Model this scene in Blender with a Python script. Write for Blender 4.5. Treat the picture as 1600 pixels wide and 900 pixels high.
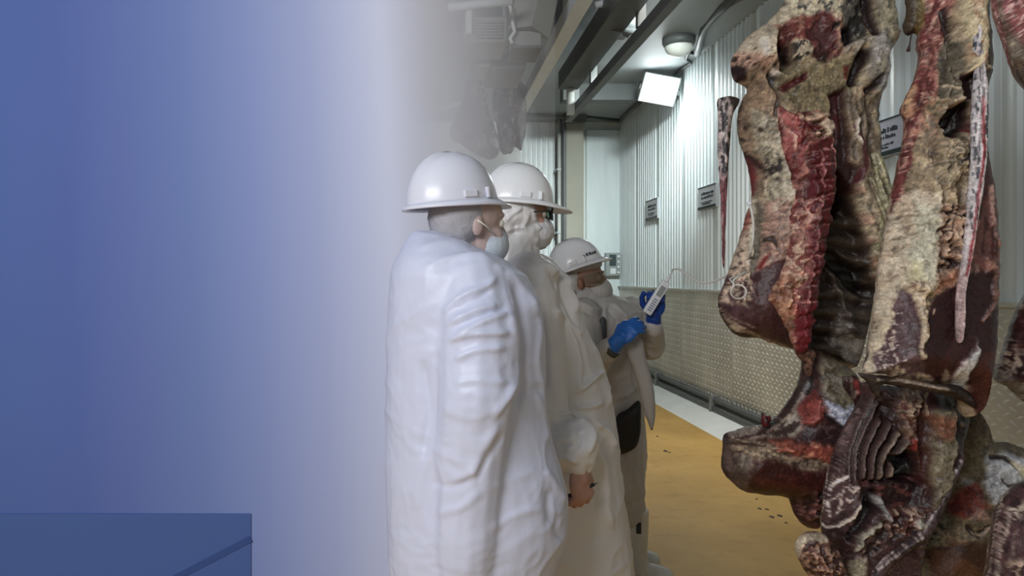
import bpy, bmesh, math, random
import numpy as np
from mathutils import Vector, Matrix

# ---------------------------------------------------------------- scene, camera, light
for o in list(bpy.data.objects):
    bpy.data.objects.remove(o, do_unlink=True)
scene = bpy.context.scene
COL = scene.collection
F, VX, VY, CAMZ = 1150.0, 670.0, 434.0, 1.5      # focal length and principal point in photo pixels

cam_data = bpy.data.cameras.new('camera')
cam = bpy.data.objects.new('camera', cam_data)
COL.objects.link(cam)
cam.location = (0, 0, CAMZ)
cam.rotation_euler = (math.radians(90), 0, 0)
cam_data.sensor_width = 36.0
cam_data.lens = 36.0 * F / 1600.0
cam_data.shift_x = (800 - VX) / 1600.0
cam_data.shift_y = -(450 - VY) / 1600.0
cam_data.clip_start = 0.05
cam_data.clip_end = 60
scene.camera = cam

scene.view_settings.view_transform = 'Standard'
scene.view_settings.look = 'None'
scene.view_settings.gamma = 1.0
scene.view_settings.exposure = 0.0
scene.view_settings.use_curve_mapping = False

world = bpy.data.worlds.new('world')
scene.world = world
world.use_nodes = True
world.node_tree.nodes['Background'].inputs[0].default_value = (0.80, 0.86, 0.92, 1)
world.node_tree.nodes['Background'].inputs[1].default_value = 0.19


def area_light(name, loc, target, size, size_y, power, color):
    ld = bpy.data.lights.new(name, 'AREA')
    ld.shape = 'RECTANGLE'
    ld.size, ld.size_y = size, size_y
    ld.energy = power
    ld.color = color
    lo = bpy.data.objects.new(name, ld)
    COL.objects.link(lo)
    lo.location = loc
    v = Vector(target) - Vector(loc)
    lo.rotation_euler = v.to_track_quat('-Z', 'Y').to_euler()
    return lo


# added area lights, all out of view
area_light('fill_light_near', (-2.5, -1.7, 3.2), (-0.2, 3.2, 1.3), 3.0, 1.0, 200, (0.95, 0.97, 1.0))  # unseen fill from behind the viewer for the workers, beef and blue screen
far = area_light('fill_light_far', (2.1, 5.7, 3.98), (2.05, 12.0, 2.0), 0.5, 0.3, 35, (0.90, 1.0, 0.98))  # unseen lamp added to brighten the back wall
far.data.spread = math.radians(52)
aisle = area_light('fill_light_aisle', (2.0, 5.5, 3.97), (2.35, 6.8, 0.0), 1.2, 0.3, 27, (1.0, 0.97, 0.9))  # unseen lamp added for the kerb, tread plates and floor
aisle.data.spread = math.radians(100)

# ---------------------------------------------------------------- helpers
def P(px, py, d):
    """point at depth d that the photo shows at pixel px, py"""
    return Vector(((px - VX) * d / F, d, CAMZ - (py - VY) * d / F))


def lin(c):
    c = np.asarray(c, dtype=float) / 255.0
    return np.where(c <= 0.04045, c / 12.92, ((c + 0.055) / 1.055) ** 2.4)


_rng = np.random.RandomState(7)
_T2 = _rng.rand(256, 256)
_T3 = _rng.rand(48, 48, 48)


def vn2(x, y):
    xi = np.floor(x).astype(int); yi = np.floor(y).astype(int)
    fx = x - xi; fy = y - yi
    fx = fx * fx * (3 - 2 * fx); fy = fy * fy * (3 - 2 * fy)
    a = _T2[xi % 256, yi % 256]; b = _T2[(xi + 1) % 256, yi % 256]
    c = _T2[xi % 256, (yi + 1) % 256]; d = _T2[(xi + 1) % 256, (yi + 1) % 256]
    return (a * (1 - fx) + b * fx) * (1 - fy) + (c * (1 - fx) + d * fx) * fy


def fbm2(x, y, octaves=4):
    r = np.zeros_like(x); amp = 1.0; tot = 0
    for k in range(octaves):
        c, s = math.cos(0.65 * k + 0.4), math.sin(0.65 * k + 0.4)      # turn each octave so no lattice shows
        r += amp * vn2((x * c - y * s) * 2 ** k + 17.3 * k, (x * s + y * c) * 2 ** k + 9.7 * k); tot += amp; amp *= 0.5
    return r / tot


def vn3(p):
    i = np.floor(p).astype(int); f = p - i
    f = f * f * (3 - 2 * f)
    n = 48
    r = 0
    for dx in (0, 1):
        for dy in (0, 1):
            for dz in (0, 1):
                w = (f[:, 0] if dx else 1 - f[:, 0]) * (f[:, 1] if dy else 1 - f[:, 1]) * (f[:, 2] if dz else 1 - f[:, 2])
                r = r + w * _T3[(i[:, 0] + dx) % n, (i[:, 1] + dy) % n, (i[:, 2] + dz) % n]
    return r


def sstep(a, b, x):
    t = np.clip((x - a) / (b - a + 1e-9), 0, 1)
    return t * t * (3 - 2 * t)


def tag(o, label=None, cat=None, group=None, kind=None):
    if label: o['label'] = label
    if cat: o['category'] = cat
    if group: o['group'] = group
    if kind: o['kind'] = kind
    return o


def empty(name, loc):
    o = bpy.data.objects.new(name, None)
    o.location = loc
    o.empty_display_size = 0.1
    COL.objects.link(o)
    return o


def link(name, me, mat=None, parent=None, smooth=False):
    o = bpy.data.objects.new(name, me)
    COL.objects.link(o)
    if mat is not None:
        me.materials.clear(); me.materials.append(mat)
    if smooth:
        me.polygons.foreach_set('use_smooth', [True] * len(me.polygons))
    if parent is not None:
        o.parent = parent
        o.matrix_parent_inverse = Matrix.Translation(parent_world(parent)).inverted()
    return o


def parent_world(o):
    return Vector(o.location) if o.parent is None else Vector((0, 0, 0))


class MB:
    """collects boxes, tubes and lathes into one mesh, in world coordinates"""
    def __init__(s):
        s.v = []; s.f = []

    def add(s, vs, fs):
        n = len(s.v)
        s.v += [tuple(v) for v in vs]
        s.f += [tuple(i + n for i in f) for f in fs]
        return s

    def box(s, x0, x1, y0, y1, z0, z1):
        return s.add([(x0, y0, z0), (x1, y0, z0), (x1, y1, z0), (x0, y1, z0), (x0, y0, z1), (x1, y0, z1), (x1, y1, z1), (x0, y1, z1)],
                     [(0, 3, 2, 1), (4, 5, 6, 7), (0, 1, 5, 4), (1, 2, 6, 5), (2, 3, 7, 6), (3, 0, 4, 7)])

    def bev(s, x0, x1, y0, y1, z0, z1, b=0.01):
        bm = bmesh.new()
        m = MB().box(x0, x1, y0, y1, z0, z1)
        vs = [bm.verts.new(v) for v in m.v]
        for f in m.f: bm.faces.new([vs[i] for i in f])
        bmesh.ops.bevel(bm, geom=list(bm.edges), offset=b, segments=2, affect='EDGES', profile=0.6)
        bm.verts.index_update()
        s.add([v.co[:] for v in bm.verts], [[v.index for v in f.verts] for f in bm.faces])
        bm.free()
        return s

    def prism(s, poly, axis, a0, a1):
        """poly: 2-D points; axis 'y': (x,z) polygon extruded in y; 'x': (y,z) extruded in x; 'z': (x,y)"""
        def pt(p, a):
            return {'y': (p[0], a, p[1]), 'x': (a, p[0], p[1]), 'z': (p[0], p[1], a)}[axis]
        n = len(poly)
        vs = [pt(p, a0) for p in poly] + [pt(p, a1) for p in poly]
        fs = [tuple(range(n))[::-1], tuple(range(n, 2 * n))]
        for i in range(n):
            j = (i + 1) % n
            fs.append((i, j, n + j, n + i))
        return s.add(vs, fs)

    def tube(s, pts, r, n=8, cap=True, flat=1.0):
        pts = [Vector(p) for p in pts]
        rs = r if isinstance(r, (list, tuple)) else [r] * len(pts)
        vs = []; fs = []
        up = None
        for i, p in enumerate(pts):
            t = (pts[min(i + 1, len(pts) - 1)] - pts[max(i - 1, 0)])
            t = t.normalized() if t.length > 1e-9 else Vector((0, 0, 1))
            if up is None:
                up = Vector((0, 0, 1)) if abs(t.z) < 0.9 else Vector((1, 0, 0))
            a = t.cross(up)
            if a.length < 1e-4: a = t.cross(Vector((0.3, 1, 0.2)))
            a.normalize(); b = a.cross(t).normalized(); up = b
            for k in range(n):
                w = 2 * math.pi * k / n
                vs.append(p + a * math.cos(w) * rs[i] + b * math.sin(w) * rs[i] * flat)
        for i in range(len(pts) - 1):
            for k in range(n):
                j = (k + 1) % n
                fs.append((i * n + k, i * n + j, (i + 1) * n + j, (i + 1) * n + k))
        if cap:
            fs.append(tuple(range(n))[::-1]); m = (len(pts) - 1) * n
            fs.append(tuple(range(m, m + n)))
        return s.add(vs, fs)

    def caps(s, p0, p1, r0, r1, n=14):
        """round-ended tapered limb piece"""
        p0 = Vector(p0); p1 = Vector(p1); t = (p1 - p0)
        t = t.normalized() if t.length > 1e-9 else Vector((0, 0, 1))
        pts = []; rs = []
        for a in (85, 65, 40, 15):
            w = math.radians(a); pts.append(p0 - t * r0 * math.sin(w)); rs.append(r0 * math.cos(w))
        for a in (15, 40, 65, 85):
            w = math.radians(a); pts.append(p1 + t * r1 * math.sin(w)); rs.append(r1 * math.cos(w))
        return s.tube(pts, rs, n)

    def limb(s, pts, rs, n=14):
        for i in range(len(pts) - 1):
            s.caps(pts[i], pts[i + 1], rs[i], rs[i + 1], n)
        return s

    def ball(s, c, r, M=None, nu=20, nv=12):
        c = Vector(c); r = (r, r, r) if not isinstance(r, (tuple, list)) else r
        vs = []; fs = []
        def q(x, y, z):
            v = Vector((x * r[0], y * r[1], z * r[2]))
            return c + (M @ v if M is not None else v)
        vs.append(q(0, 0, -1))
        for j in range(1, nv):
            a = -math.pi / 2 + math.pi * j / nv
            for i in range(nu):
                w = 2 * math.pi * i / nu
                vs.append(q(math.cos(a) * math.cos(w), math.cos(a) * math.sin(w), math.sin(a)))
        vs.append(q(0, 0, 1))
        for i in range(nu):
            k = (i + 1) % nu
            fs.append((0, 1 + k, 1 + i))
            fs.append((len(vs) - 1, 1 + (nv - 2) * nu + i, 1 + (nv - 2) * nu + k))
        for j in range(nv - 2):
            for i in range(nu):
                k = (i + 1) % nu
                fs.append((1 + j * nu + i, 1 + j * nu + k, 1 + (j + 1) * nu + k, 1 + (j + 1) * nu + i))
        return s.add(vs, fs)

    def loft(s, rows, n=36, power=2.0):
        """rows: (cx, cy, z, rx, ry) horizontal superellipses"""
        vs = []; fs = []
        for (cx, cy, z, rx, ry) in rows:
            for k in range(n):
                w = 2 * math.pi * k / n
                c, q = math.cos(w), math.sin(w)
                e = 2.0 / power
                vs.append((cx + rx * math.copysign(abs(c) ** e, c), cy + ry * math.copysign(abs(q) ** e, q), z))
        for i in range(len(rows) - 1):
            for k in range(n):
                j = (k + 1) % n
                fs.append((i * n + k, (i + 1) * n + k, (i + 1) * n + j, i * n + j))
        fs.append(tuple(range(n))); m = (len(rows) - 1) * n
        fs.append(tuple(range(m, m + n))[::-1])
        return s.add(vs, fs)

    def mesh(s, name):
        me = bpy.data.meshes.new(name)
        me.from_pydata(s.v, [], s.f)
        me.update()
        bm = bmesh.new(); bm.from_mesh(me)
        bmesh.ops.recalc_face_normals(bm, faces=bm.faces)
        bm.to_mesh(me); bm.free()
        return me

    def build(s, name, mat, parent=None, smooth=False):
        return link(name, s.mesh(name), mat, parent, smooth)

    def fused(s, name, mat, parent=None, voxel=0.006, smooth_iter=6, deform=None):
        """one continuous skin around everything collected"""
        me = s.mesh(name + '_raw')
        o = bpy.data.objects.new(name + '_raw', me)
        COL.objects.link(o)
        m = o.modifiers.new('r', 'REMESH'); m.mode = 'VOXEL'; m.voxel_size = voxel
        if smooth_iter:
            q = o.modifiers.new('s', 'SMOOTH'); q.iterations = smooth_iter; q.factor = 0.5
        dg = bpy.context.evaluated_depsgraph_get()
        res = bpy.data.meshes.new_from_object(o.evaluated_get(dg))
        bpy.data.objects.remove(o, do_unlink=True); bpy.data.meshes.remove(me)
        res.name = name
        if deform is not None:
            n = len(res.vertices)
            co = np.empty(n * 3); res.vertices.foreach_get('co', co); co = co.reshape(-1, 3)
            no = np.empty(n * 3); res.vertices.foreach_get('normal', no); no = no.reshape(-1, 3)
            co = deform(co, no)
            res.vertices.foreach_set('co', co.ravel()); res.update()
        return link(name, res, mat, parent, True)


# ---------------------------------------------------------------- materials
MATS = {}


def nodes_of(name):
    m = bpy.data.materials.new(name)
    m.use_nodes = True
    nt = m.node_tree
    return m, nt, nt.nodes['Principled BSDF']


def mat(name, rgb, rough=0.5, metal=0.0, var=0.12, scale=8.0, bump=0.0, bscale=60.0, stretch=None, spec=0.5, emit=None, es=0.0, coat=0.0, sub=0.0, dirt=None):
    """procedural material: sRGB colour with noise variation, optional fine bump"""
    if name in MATS: return MATS[name]
    m, nt, b = nodes_of(name)
    c = lin(rgb)
    tc = nt.nodes.new('ShaderNodeTexCoord')
    mp = nt.nodes.new('ShaderNodeMapping')
    if stretch: mp.inputs['Scale'].default_value = stretch
    nt.links.new(tc.outputs['Object'], mp.inputs['Vector'])
    nz = nt.nodes.new('ShaderNodeTexNoise')
    nz.inputs['Scale'].default_value = scale; nz.inputs['Detail'].default_value = 5
    nt.links.new(mp.outputs[0], nz.inputs['Vector'])
    rp = nt.nodes.new('ShaderNodeValToRGB')
    lo = c * (1 - var); hi = np.clip(c * (1 + var), 0, 1)
    if dirt is not None: lo = lin(dirt)
    rp.color_ramp.elements[0].position = 0.3; rp.color_ramp.elements[1].position = 0.7
    rp.color_ramp.elements[0].color = (*lo, 1); rp.color_ramp.elements[1].color = (*hi, 1)
    nt.links.new(nz.outputs['Fac'], rp.inputs['Fac'])
    nt.links.new(rp.outputs['Color'], b.inputs['Base Color'])
    b.inputs['Roughness'].default_value = rough
    b.inputs['Metallic'].default_value = metal
    b.inputs['Specular IOR Level'].default_value = spec
    b.inputs['Coat Weight'].default_value = coat
    if sub:
        b.inputs['Subsurface Weight'].default_value = sub
        b.inputs['Subsurface Radius'].default_value = (0.02, 0.012, 0.01)
    if bump:
        n2 = nt.nodes.new('ShaderNodeTexNoise'); n2.inputs['Scale'].default_value = bscale; n2.inputs['Detail'].default_value = 4
        nt.links.new(mp.outputs[0], n2.inputs['Vector'])
        bp = nt.nodes.new('ShaderNodeBump'); bp.inputs['Strength'].default_value = bump; bp.inputs['Distance'].default_value = 0.01
        nt.links.new(n2.outputs['Fac'], bp.inputs['Height'])
        nt.links.new(bp.outputs['Normal'], b.inputs['Normal'])
    if emit is not None:
        b.inputs['Emission Color'].default_value = (*lin(emit), 1)
        b.inputs['Emission Strength'].default_value = es
    MATS[name] = m
    return m


def meat_material(name, rough=0.42):
    """flesh and fat: colour from the surface attribute, wet fine grain on top"""
    m, nt, b = nodes_of(name)
    at = nt.nodes.new('ShaderNodeAttribute'); at.attribute_name = 'flesh'
    tc = nt.nodes.new('ShaderNodeTexCoord')
    nz = nt.nodes.new('ShaderNodeTexNoise'); nz.inputs['Scale'].default_value = 130; nz.inputs['Detail'].default_value = 4
    nt.links.new(tc.outputs['Object'], nz.inputs['Vector'])
    mr = nt.nodes.new('ShaderNodeMapRange'); mr.inputs[1].default_value = 0.3; mr.inputs[2].default_value = 0.7
    mr.inputs[3].default_value = 0.72; mr.inputs[4].default_value = 1.2
    nt.links.new(nz.outputs['Fac'], mr.inputs[0])
    mx = nt.nodes.new('ShaderNodeMix'); mx.data_type = 'RGBA'; mx.blend_type = 'MULTIPLY'; mx.inputs[0].default_value = 1
    nt.links.new(at.outputs['Color'], mx.inputs[6]); nt.links.new(mr.outputs[0], mx.inputs[7])
    nt.links.new(mx.outputs[2], b.inputs['Base Color'])
    n2 = nt.nodes.new('ShaderNodeTexNoise'); n2.inputs['Scale'].default_value = 85; n2.inputs['Detail'].default_value = 6
    nt.links.new(tc.outputs['Object'], n2.inputs['Vector'])
    bp = nt.nodes.new('ShaderNodeBump'); bp.inputs['Strength'].default_value = 0.55; bp.inputs['Distance'].default_value = 0.006
    nt.links.new(n2.outputs['Fac'], bp.inputs['Height']); nt.links.new(bp.outputs['Normal'], b.inputs['Normal'])
    b.inputs['Roughness'].default_value = rough
    b.inputs['Specular IOR Level'].default_value = 0.4
    MATS[name] = m
    return m


M_MEAT = meat_material('beef')
M_SUIT = mat('coverall_white', (210, 209, 211), 0.42, var=0.03, scale=5, bump=0.12, bscale=45)
M_SUIT_L = mat('coverall_white_fade_tint', (200, 205, 228), 0.45, var=0.03, scale=5, bump=0.10, bscale=45)  # white cloth with the lavender tint of the overlaid fade mixed in
M_SUIT_G = mat('coverall_white_shaded', (184, 180, 176), 0.5, var=0.04, scale=6, bump=0.12, bscale=60)  # white cloth darkened: the short worker's shade is put into the colour
M_HOOD = mat('hood_film', (218, 216, 216), 0.3, var=0.04, scale=9, bump=0.15, bscale=50)
M_HAT = mat('hard_hat_shell', (232, 234, 238), 0.22, var=0.015, scale=3)
M_HAT_L = mat('hard_hat_shell_fade_tint', (214, 217, 232), 0.28, var=0.015, scale=3)  # white shell coloured with the lavender cast of the overlaid fade
M_CAPG = mat('hair_cap_brim_shade', (160, 158, 164), 0.7, var=0.05, scale=30, bump=0.2, bscale=120)  # pale cap greyed: the shade under the brim is in its colour
M_MASK = mat('face_mask_cloth', (205, 204, 208), 0.7, var=0.05, scale=30, bump=0.2, bscale=150)
M_MASKB = mat('face_mask_blue', (186, 195, 206), 0.7, var=0.05, scale=30, bump=0.2, bscale=150)
M_SKIN = mat('skin', (172, 134, 120), 0.5, var=0.08, scale=25, bump=0.12, bscale=160, sub=0.1)
M_SKIN_P = mat('skin_hazed', (180, 158, 154), 0.5, var=0.06, scale=25, bump=0.1, bscale=160, sub=0.1)  # skin greyed by the overlaid haze, mixed into the colour
M_SKIN_B = mat('skin_brown', (140, 100, 78), 0.5, var=0.08, scale=25, bump=0.12, bscale=160, sub=0.1)
M_GLOVE = mat('nitrile_blue', (38, 104, 190), 0.38, var=0.12, scale=30, bump=0.25, bscale=90)
M_GLOVE_D = mat('nitrile_dark_blue', (24, 66, 150), 0.38, var=0.12, scale=30, bump=0.25, bscale=90)
M_BLACK = mat('black_rubber', (30, 30, 32), 0.5, var=0.15, scale=20)
M_APRON = mat('black_fabric', (26, 26, 27), 0.6, var=0.2, scale=20, bump=0.2, bscale=80)
M_DARK = mat('dark_grey_plastic', (70, 72, 76), 0.5, var=0.1, scale=20)
M_BOOT = mat('white_rubber', (205, 205, 200), 0.25, var=0.06, scale=8)
M_STEEL = mat('galvanised_steel', (150, 154, 156), 0.45, metal=0.35, var=0.12, scale=6)
M_PAINT = mat('grey_painted_steel', (198, 203, 208), 0.55, var=0.08, scale=5)
M_RAIL = mat('pale_rail_paint', (232, 236, 240), 0.5, var=0.06, scale=5)
M_DKSTEEL = mat('dark_painted_steel', (88, 92, 92), 0.5, var=0.12, scale=6)
M_WHITEPIPE = mat('white_pipe', (208, 212, 208), 0.4, var=0.05, scale=6)
M_DEVICE = mat('white_device_plastic', (225, 228, 235), 0.35, var=0.03, scale=20)
M_CABLE = mat('white_cable', (215, 212, 205), 0.4, var=0.04, scale=30)
M_INK = mat('dark_print', (40, 44, 52), 0.6, var=0.1, scale=30)
M_GREENBAR = mat('dark_green_print', (28, 48, 44), 0.6, var=0.1, scale=30)

# ================================================================ the room
ZC = 4.04           # ceiling height
XW = 3.10           # right wall
DB = 12.0           # back wall

# --- floor: worn ochre epoxy
def floor_material():
    m, nt, b = nodes_of('ochre_epoxy_floor')
    tc = nt.nodes.new('ShaderNodeTexCoord')
    n1 = nt.nodes.new('ShaderNodeTexNoise'); n1.inputs['Scale'].default_value = 1.6; n1.inputs['Detail'].default_value = 7
    n2 = nt.nodes.new('ShaderNodeTexNoise'); n2.inputs['Scale'].default_value = 9; n2.inputs['Detail'].default_value = 6
    nt.links.new(tc.outputs['Object'], n1.inputs['Vector']); nt.links.new(tc.outputs['Object'], n2.inputs['Vector'])
    r1 = nt.nodes.new('ShaderNodeValToRGB')
    r1.color_ramp.elements[0].position = 0.32; r1.color_ramp.elements[0].color = (*lin((190, 150, 78)), 1)
    r1.color_ramp.elements[1].position = 0.68; r1.color_ramp.elements[1].color = (*lin((214, 174, 98)), 1)
    nt.links.new(n1.outputs['Fac'], r1.inputs['Fac'])
    r2 = nt.nodes.new('ShaderNodeValToRGB')
    r2.color_ramp.elements[0].position = 0.25; r2.color_ramp.elements[0].color = (0.72, 0.68, 0.6, 1)
    r2.color_ramp.elements[1].position = 0.48; r2.color_ramp.elements[1].color = (1, 1, 1, 1)
    nt.links.new(n2.outputs['Fac'], r2.inputs['Fac'])
    mx = nt.nodes.new('ShaderNodeMix'); mx.data_type = 'RGBA'; mx.blend_type = 'MULTIPLY'; mx.inputs[0].default_value = 0.6
    nt.links.new(r1.outputs[0], mx.inputs[6]); nt.links.new(r2.outputs[0], mx.inputs[7])
    nt.links.new(mx.outputs[2], b.inputs['Base Color'])
    b.inputs['Roughness'].default_value = 0.55
    bp = nt.nodes.new('ShaderNodeBump'); bp.inputs['Strength'].default_value = 0.1
    nt.links.new(n2.outputs['Fac'], bp.inputs['Height']); nt.links.new(bp.outputs[0], b.inputs['Normal'])
    return m


tag(MB().box(-6, XW + 0.2, -4.0, DB + 0.2, -0.15, 0).build('floor', floor_material()), 'worn ochre yellow epoxy floor of the cold room', kind='structure')
M_CEIL = mat('ceiling_grey', (150, 156, 158), 0.6, var=0.08, scale=1.5)
tag(MB().box(-6, XW + 0.2, -4.0, DB + 0.2, ZC, ZC + 0.15).build('ceiling', M_CEIL), 'grey cold room ceiling panels above the overhead rails', kind='structure')
M_WALL = mat('white_wall_panel', (218, 228, 230), 0.35, var=0.05, scale=3, stretch=(4, 4, 0.4), bump=0.05, bscale=20)
M_WALLB = mat('white_back_wall', (214, 220, 216), 0.4, var=0.05, scale=2, stretch=(3, 3, 0.4))
wall_right = tag(MB().box(XW + 0.02, XW + 0.2, -4.0, DB, 0, ZC).build('wall_right', M_WALLB), 'white ribbed wall with a steel tread plate dado on the right', kind='structure')
wall_back = tag(MB().box(-6, XW + 0.2, DB, DB + 0.2, 0, ZC).build('wall_back', M_WALLB), 'white back wall of the cold room behind the workers', kind='structure')

PLATE_Z = 1.34
# ribbed cladding panels, 1 m each, alike pieces share one mesh
def ribbed_panel(width, z0, z1, pitch=0.1, h=0.022):
    poly = [(0.0, 0.0)]
    y = 0.004
    k = 0
    while y + pitch <= width + 1e-6:
        poly += [(y, 0.008), (y + pitch * 0.52, 0.008), (y + pitch * 0.62, 0.008 + h), (y + pitch * 0.88, 0.008 + h)]
        y += pitch
    poly += [(width - 0.002, 0.008), (width - 0.002, 0.0)]
    return poly                      # (along wall, proud of wall)


poly = ribbed_panel(1.0, 0, 0)
mb = MB()
n = len(poly)
vs = [(-p[1], p[0], PLATE_Z) for p in poly] + [(-p[1], p[0], ZC) for p in poly]
fs = [(i, i + 1, n + i + 1, n + i) for i in range(n - 1)]
mb.add(vs, fs)
me_rib = mb.mesh('wall_panel')
me_rib.materials.append(M_WALL)
for k in range(9):
    o = bpy.data.objects.new('wall_panel', me_rib)
    COL.objects.link(o); o.location = (XW + 0.02, 3.0 + k, 0); o.parent = wall_right

# tread plate dado: one sheet per 1.5 m with its raised lozenges
M_PLATE = mat('tread_plate_steel', (204, 202, 192), 0.42, metal=0.25, var=0.18, scale=2.2, bump=0.05, bscale=30)
M_LOZ = mat('tread_plate_stud', (226, 224, 214), 0.32, metal=0.3, var=0.1, scale=3)
PW = 1.5
me_sheet = MB().bev(-0.028, 0, 0.003, PW - 0.003, 0.16, PLATE_Z, 0.004).mesh('tread_plate'); me_sheet.materials.append(M_PLATE)
mb = MB()
r = 0
z = 0.19
while z < PLATE_Z - 0.02:
    y = 0.04 + (0.045 if r % 2 else 0)
    while y < PW - 0.04:
        s = 0.012 * (1 if r % 2 else -1)
        a, w = 0.030, 0.011
        x = -0.0275
        mb.add([(x, y - a, z - s), (x, y, z + w), (x, y + a, z + s), (x, y, z - w), (x - 0.008, y, z)],
               [(0, 1, 4), (1, 2, 4), (2, 3, 4), (3, 0, 4)])
        y += 0.09
    z += 0.036; r += 1
me_loz = mb.mesh('raised_lozenges'); me_loz.materials.append(M_LOZ)
for k in range(6):
    o = bpy.data.objects.new('tread_plate', me_sheet); COL.objects.link(o); o.location = (XW + 0.02, 3.0 + PW * k, 0); o.parent = wall_right
    q = bpy.data.objects.new('raised_lozenges', me_loz); COL.objects.link(q); q.parent = o; q['kind'] = 'stuff'
# trims
M_CAP = mat('dado_cap', (196, 200, 190), 0.4, var=0.05)
tag(MB().bev(XW - 0.035, XW + 0.02, 3.0, DB, PLATE_Z, PLATE_Z + 0.03, 0.006).build('trim_1', M_CAP), 'pale capping strip along the top of the tread plate dado', kind='structure')
M_KERB = mat('white_kerb', (240, 244, 242), 0.5, var=0.05, scale=3)
tag(MB().prism([(2.70, 0), (3.02, 0), (3.02, 0.09), (2.90, 0.05), (2.72, 0.012)], 'y', 3.0, DB).build('baseboard_right', M_KERB), 'white sloping kerb along the foot of the right wall', kind='structure')
bump_rail = empty('bumper_rail', (3.03, 7.5, 0.0))
tag(bump_rail, 'dark steel bumper rail running along the foot of the right wall', 'rail')
MB().tube([(3.035, 3.0, 0.205), (3.035, DB, 0.205)], 0.028, 10).build('upper_bar', M_DKSTEEL, bump_rail, True)
MB().tube([(3.03, 3.0, 0.115), (3.03, DB, 0.115)], 0.036, 10).build('lower_bar', M_DKSTEEL, bump_rail, True)
for k in range(5):
    MB().bev(2.985, 3.075, 4.0 + 1.9 * k, 4.05 + 1.9 * k, 0.06, 0.25, 0.006).build('bracket', M_STEEL, bump_rail)

# --- back wall: ribbed panel, column, pipe, conduit
bx = lambda px, d: (px - VX) * d / F
mb = MB()
pl = ribbed_panel(0.82, 0, 0, 0.082, 0.02)
x0 = bx(812, DB)
vs = [(x0 + p[0], DB - p[1], 1.0) for p in pl] + [(x0 + p[0], DB - p[1], ZC) for p in pl]
n = len(pl)
mb.add(vs, [(i, i + 1, n + i + 1, n + i) for i in range(n - 1)])
o = mb.build('wall_panel', M_WALL, wall_back)
MB().bev(bx(915, DB) , XW + 0.01, DB - 0.06, DB, 0, 3.9, 0.01).build('wall_panel', M_WALL, wall_back)
M_COL = mat('column_grey', (158, 156, 144), 0.6, var=0.08, scale=3)
col = empty('steel_column', (bx(895, 11.6), 11.6, 0))
tag(col, 'tall grey steel column standing against the back wall', 'column')
d0 = 11.5
MB().bev(bx(884, d0), bx(912, d0), d0, DB, 0, ZC, 0.012).build('shaft', M_COL, col)
MB().bev(bx(880, d0), bx(884, d0) + 0.005, d0 - 0.04, DB, 0, ZC, 0.006).build('flange', M_DKSTEEL, col)
MB().bev(bx(879, d0), bx(915, d0), d0 - 0.08, d0 + 0.05, 3.92, ZC, 0.006).build('head_plate', M_DKSTEEL, col)
pipe = empty('wall_pipe', (bx(875, 11.7), 11.7, 0)); tag(pipe, 'pale vertical service pipe beside the grey column', 'pipe')
MB().tube([(bx(874, 11.7), 11.7, 0), (bx(874, 11.7), 11.7, ZC)], 0.03, 10).build('tube', M_WHITEPIPE, pipe, True)
for z in (1.2, 2.2, 3.2):
    MB().bev(bx(874, 11.7) - 0.045, bx(874, 11.7) + 0.045, 11.66, 11.99, z, z + 0.04, 0.006).build('clamp', M_STEEL, pipe)
cd = empty('cable_conduit', (bx(880, 11.4), 11.4, 3.9)); tag(cd, 'dark cable conduit crossing the top of the back wall', 'conduit')
MB().tube([P(800, 178, 11.4), P(850, 181, 11.4), P(893, 184, 11.4), P(925, 183, 11.6), P(968, 189, 11.8)], 0.028, 8).build('conduit_run', M_DKSTEEL, cd, True)
MB().tube([P(968, 189, 11.8), (3.0, 11.0, 3.98), (3.0, 10.2, 4.0)], 0.025, 8).build('side_run', M_DKSTEEL, cd, True)
MB().bev(*[v for p in [(P(888, 0, 11.3).x, P(900, 0, 11.3).x)] for v in p], 11.25, 11.4, P(0, 190, 11.3).z, P(0, 178, 11.3).z, 0.01).build('junction_box', M_DKSTEEL, cd)

# electrical box on the far wall
cb = empty('control_box', (bx(957, 11.9), 11.85, 2.0)); tag(cb, 'small grey control box with pale buttons on the far wall behind the short worker', 'control box')
d0 = 11.85
x0, x1, z0, z1 = bx(946, d0), bx(968, d0), P(0, 431, d0).z, P(0, 395, d0).z
MB().bev(x0, x1, d0 - 0.06, d0 + 0.09, z0, z1, 0.012).build('case', mat('control_box_grey', (150, 158, 156), 0.4, var=0.06), cb)
MB().bev(x0 + 0.05, x1 - 0.07, d0 - 0.072, d0 - 0.05, z0 + 0.16, z1 - 0.03, 0.005).build('window', mat('control_window', (70, 82, 84), 0.2, var=0.1), cb)
for i in range(4):
    MB().tube([(x1 - 0.035, d0 - 0.055, z1 - 0.06 - 0.085 * i), (x1 - 0.035, d0 - 0.085, z1 - 0.06 - 0.085 * i)], 0.02, 10).build('button', M_DEVICE, cb)
MB().bev(x0 + 0.06, x0 + 0.15, d0 - 0.075, d0 - 0.05, z0 + 0.03, z0 + 0.12, 0.005).build('label_plate', M_DEVICE, cb)

# --- signs on the right wall
M_SIGN = mat('sign_board', (196, 202, 208), 0.45, var=0.04, scale=6)
M_SIGNL = mat('sign_board_lavender', (190, 196, 214), 0.45, var=0.04, scale=6)


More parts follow.
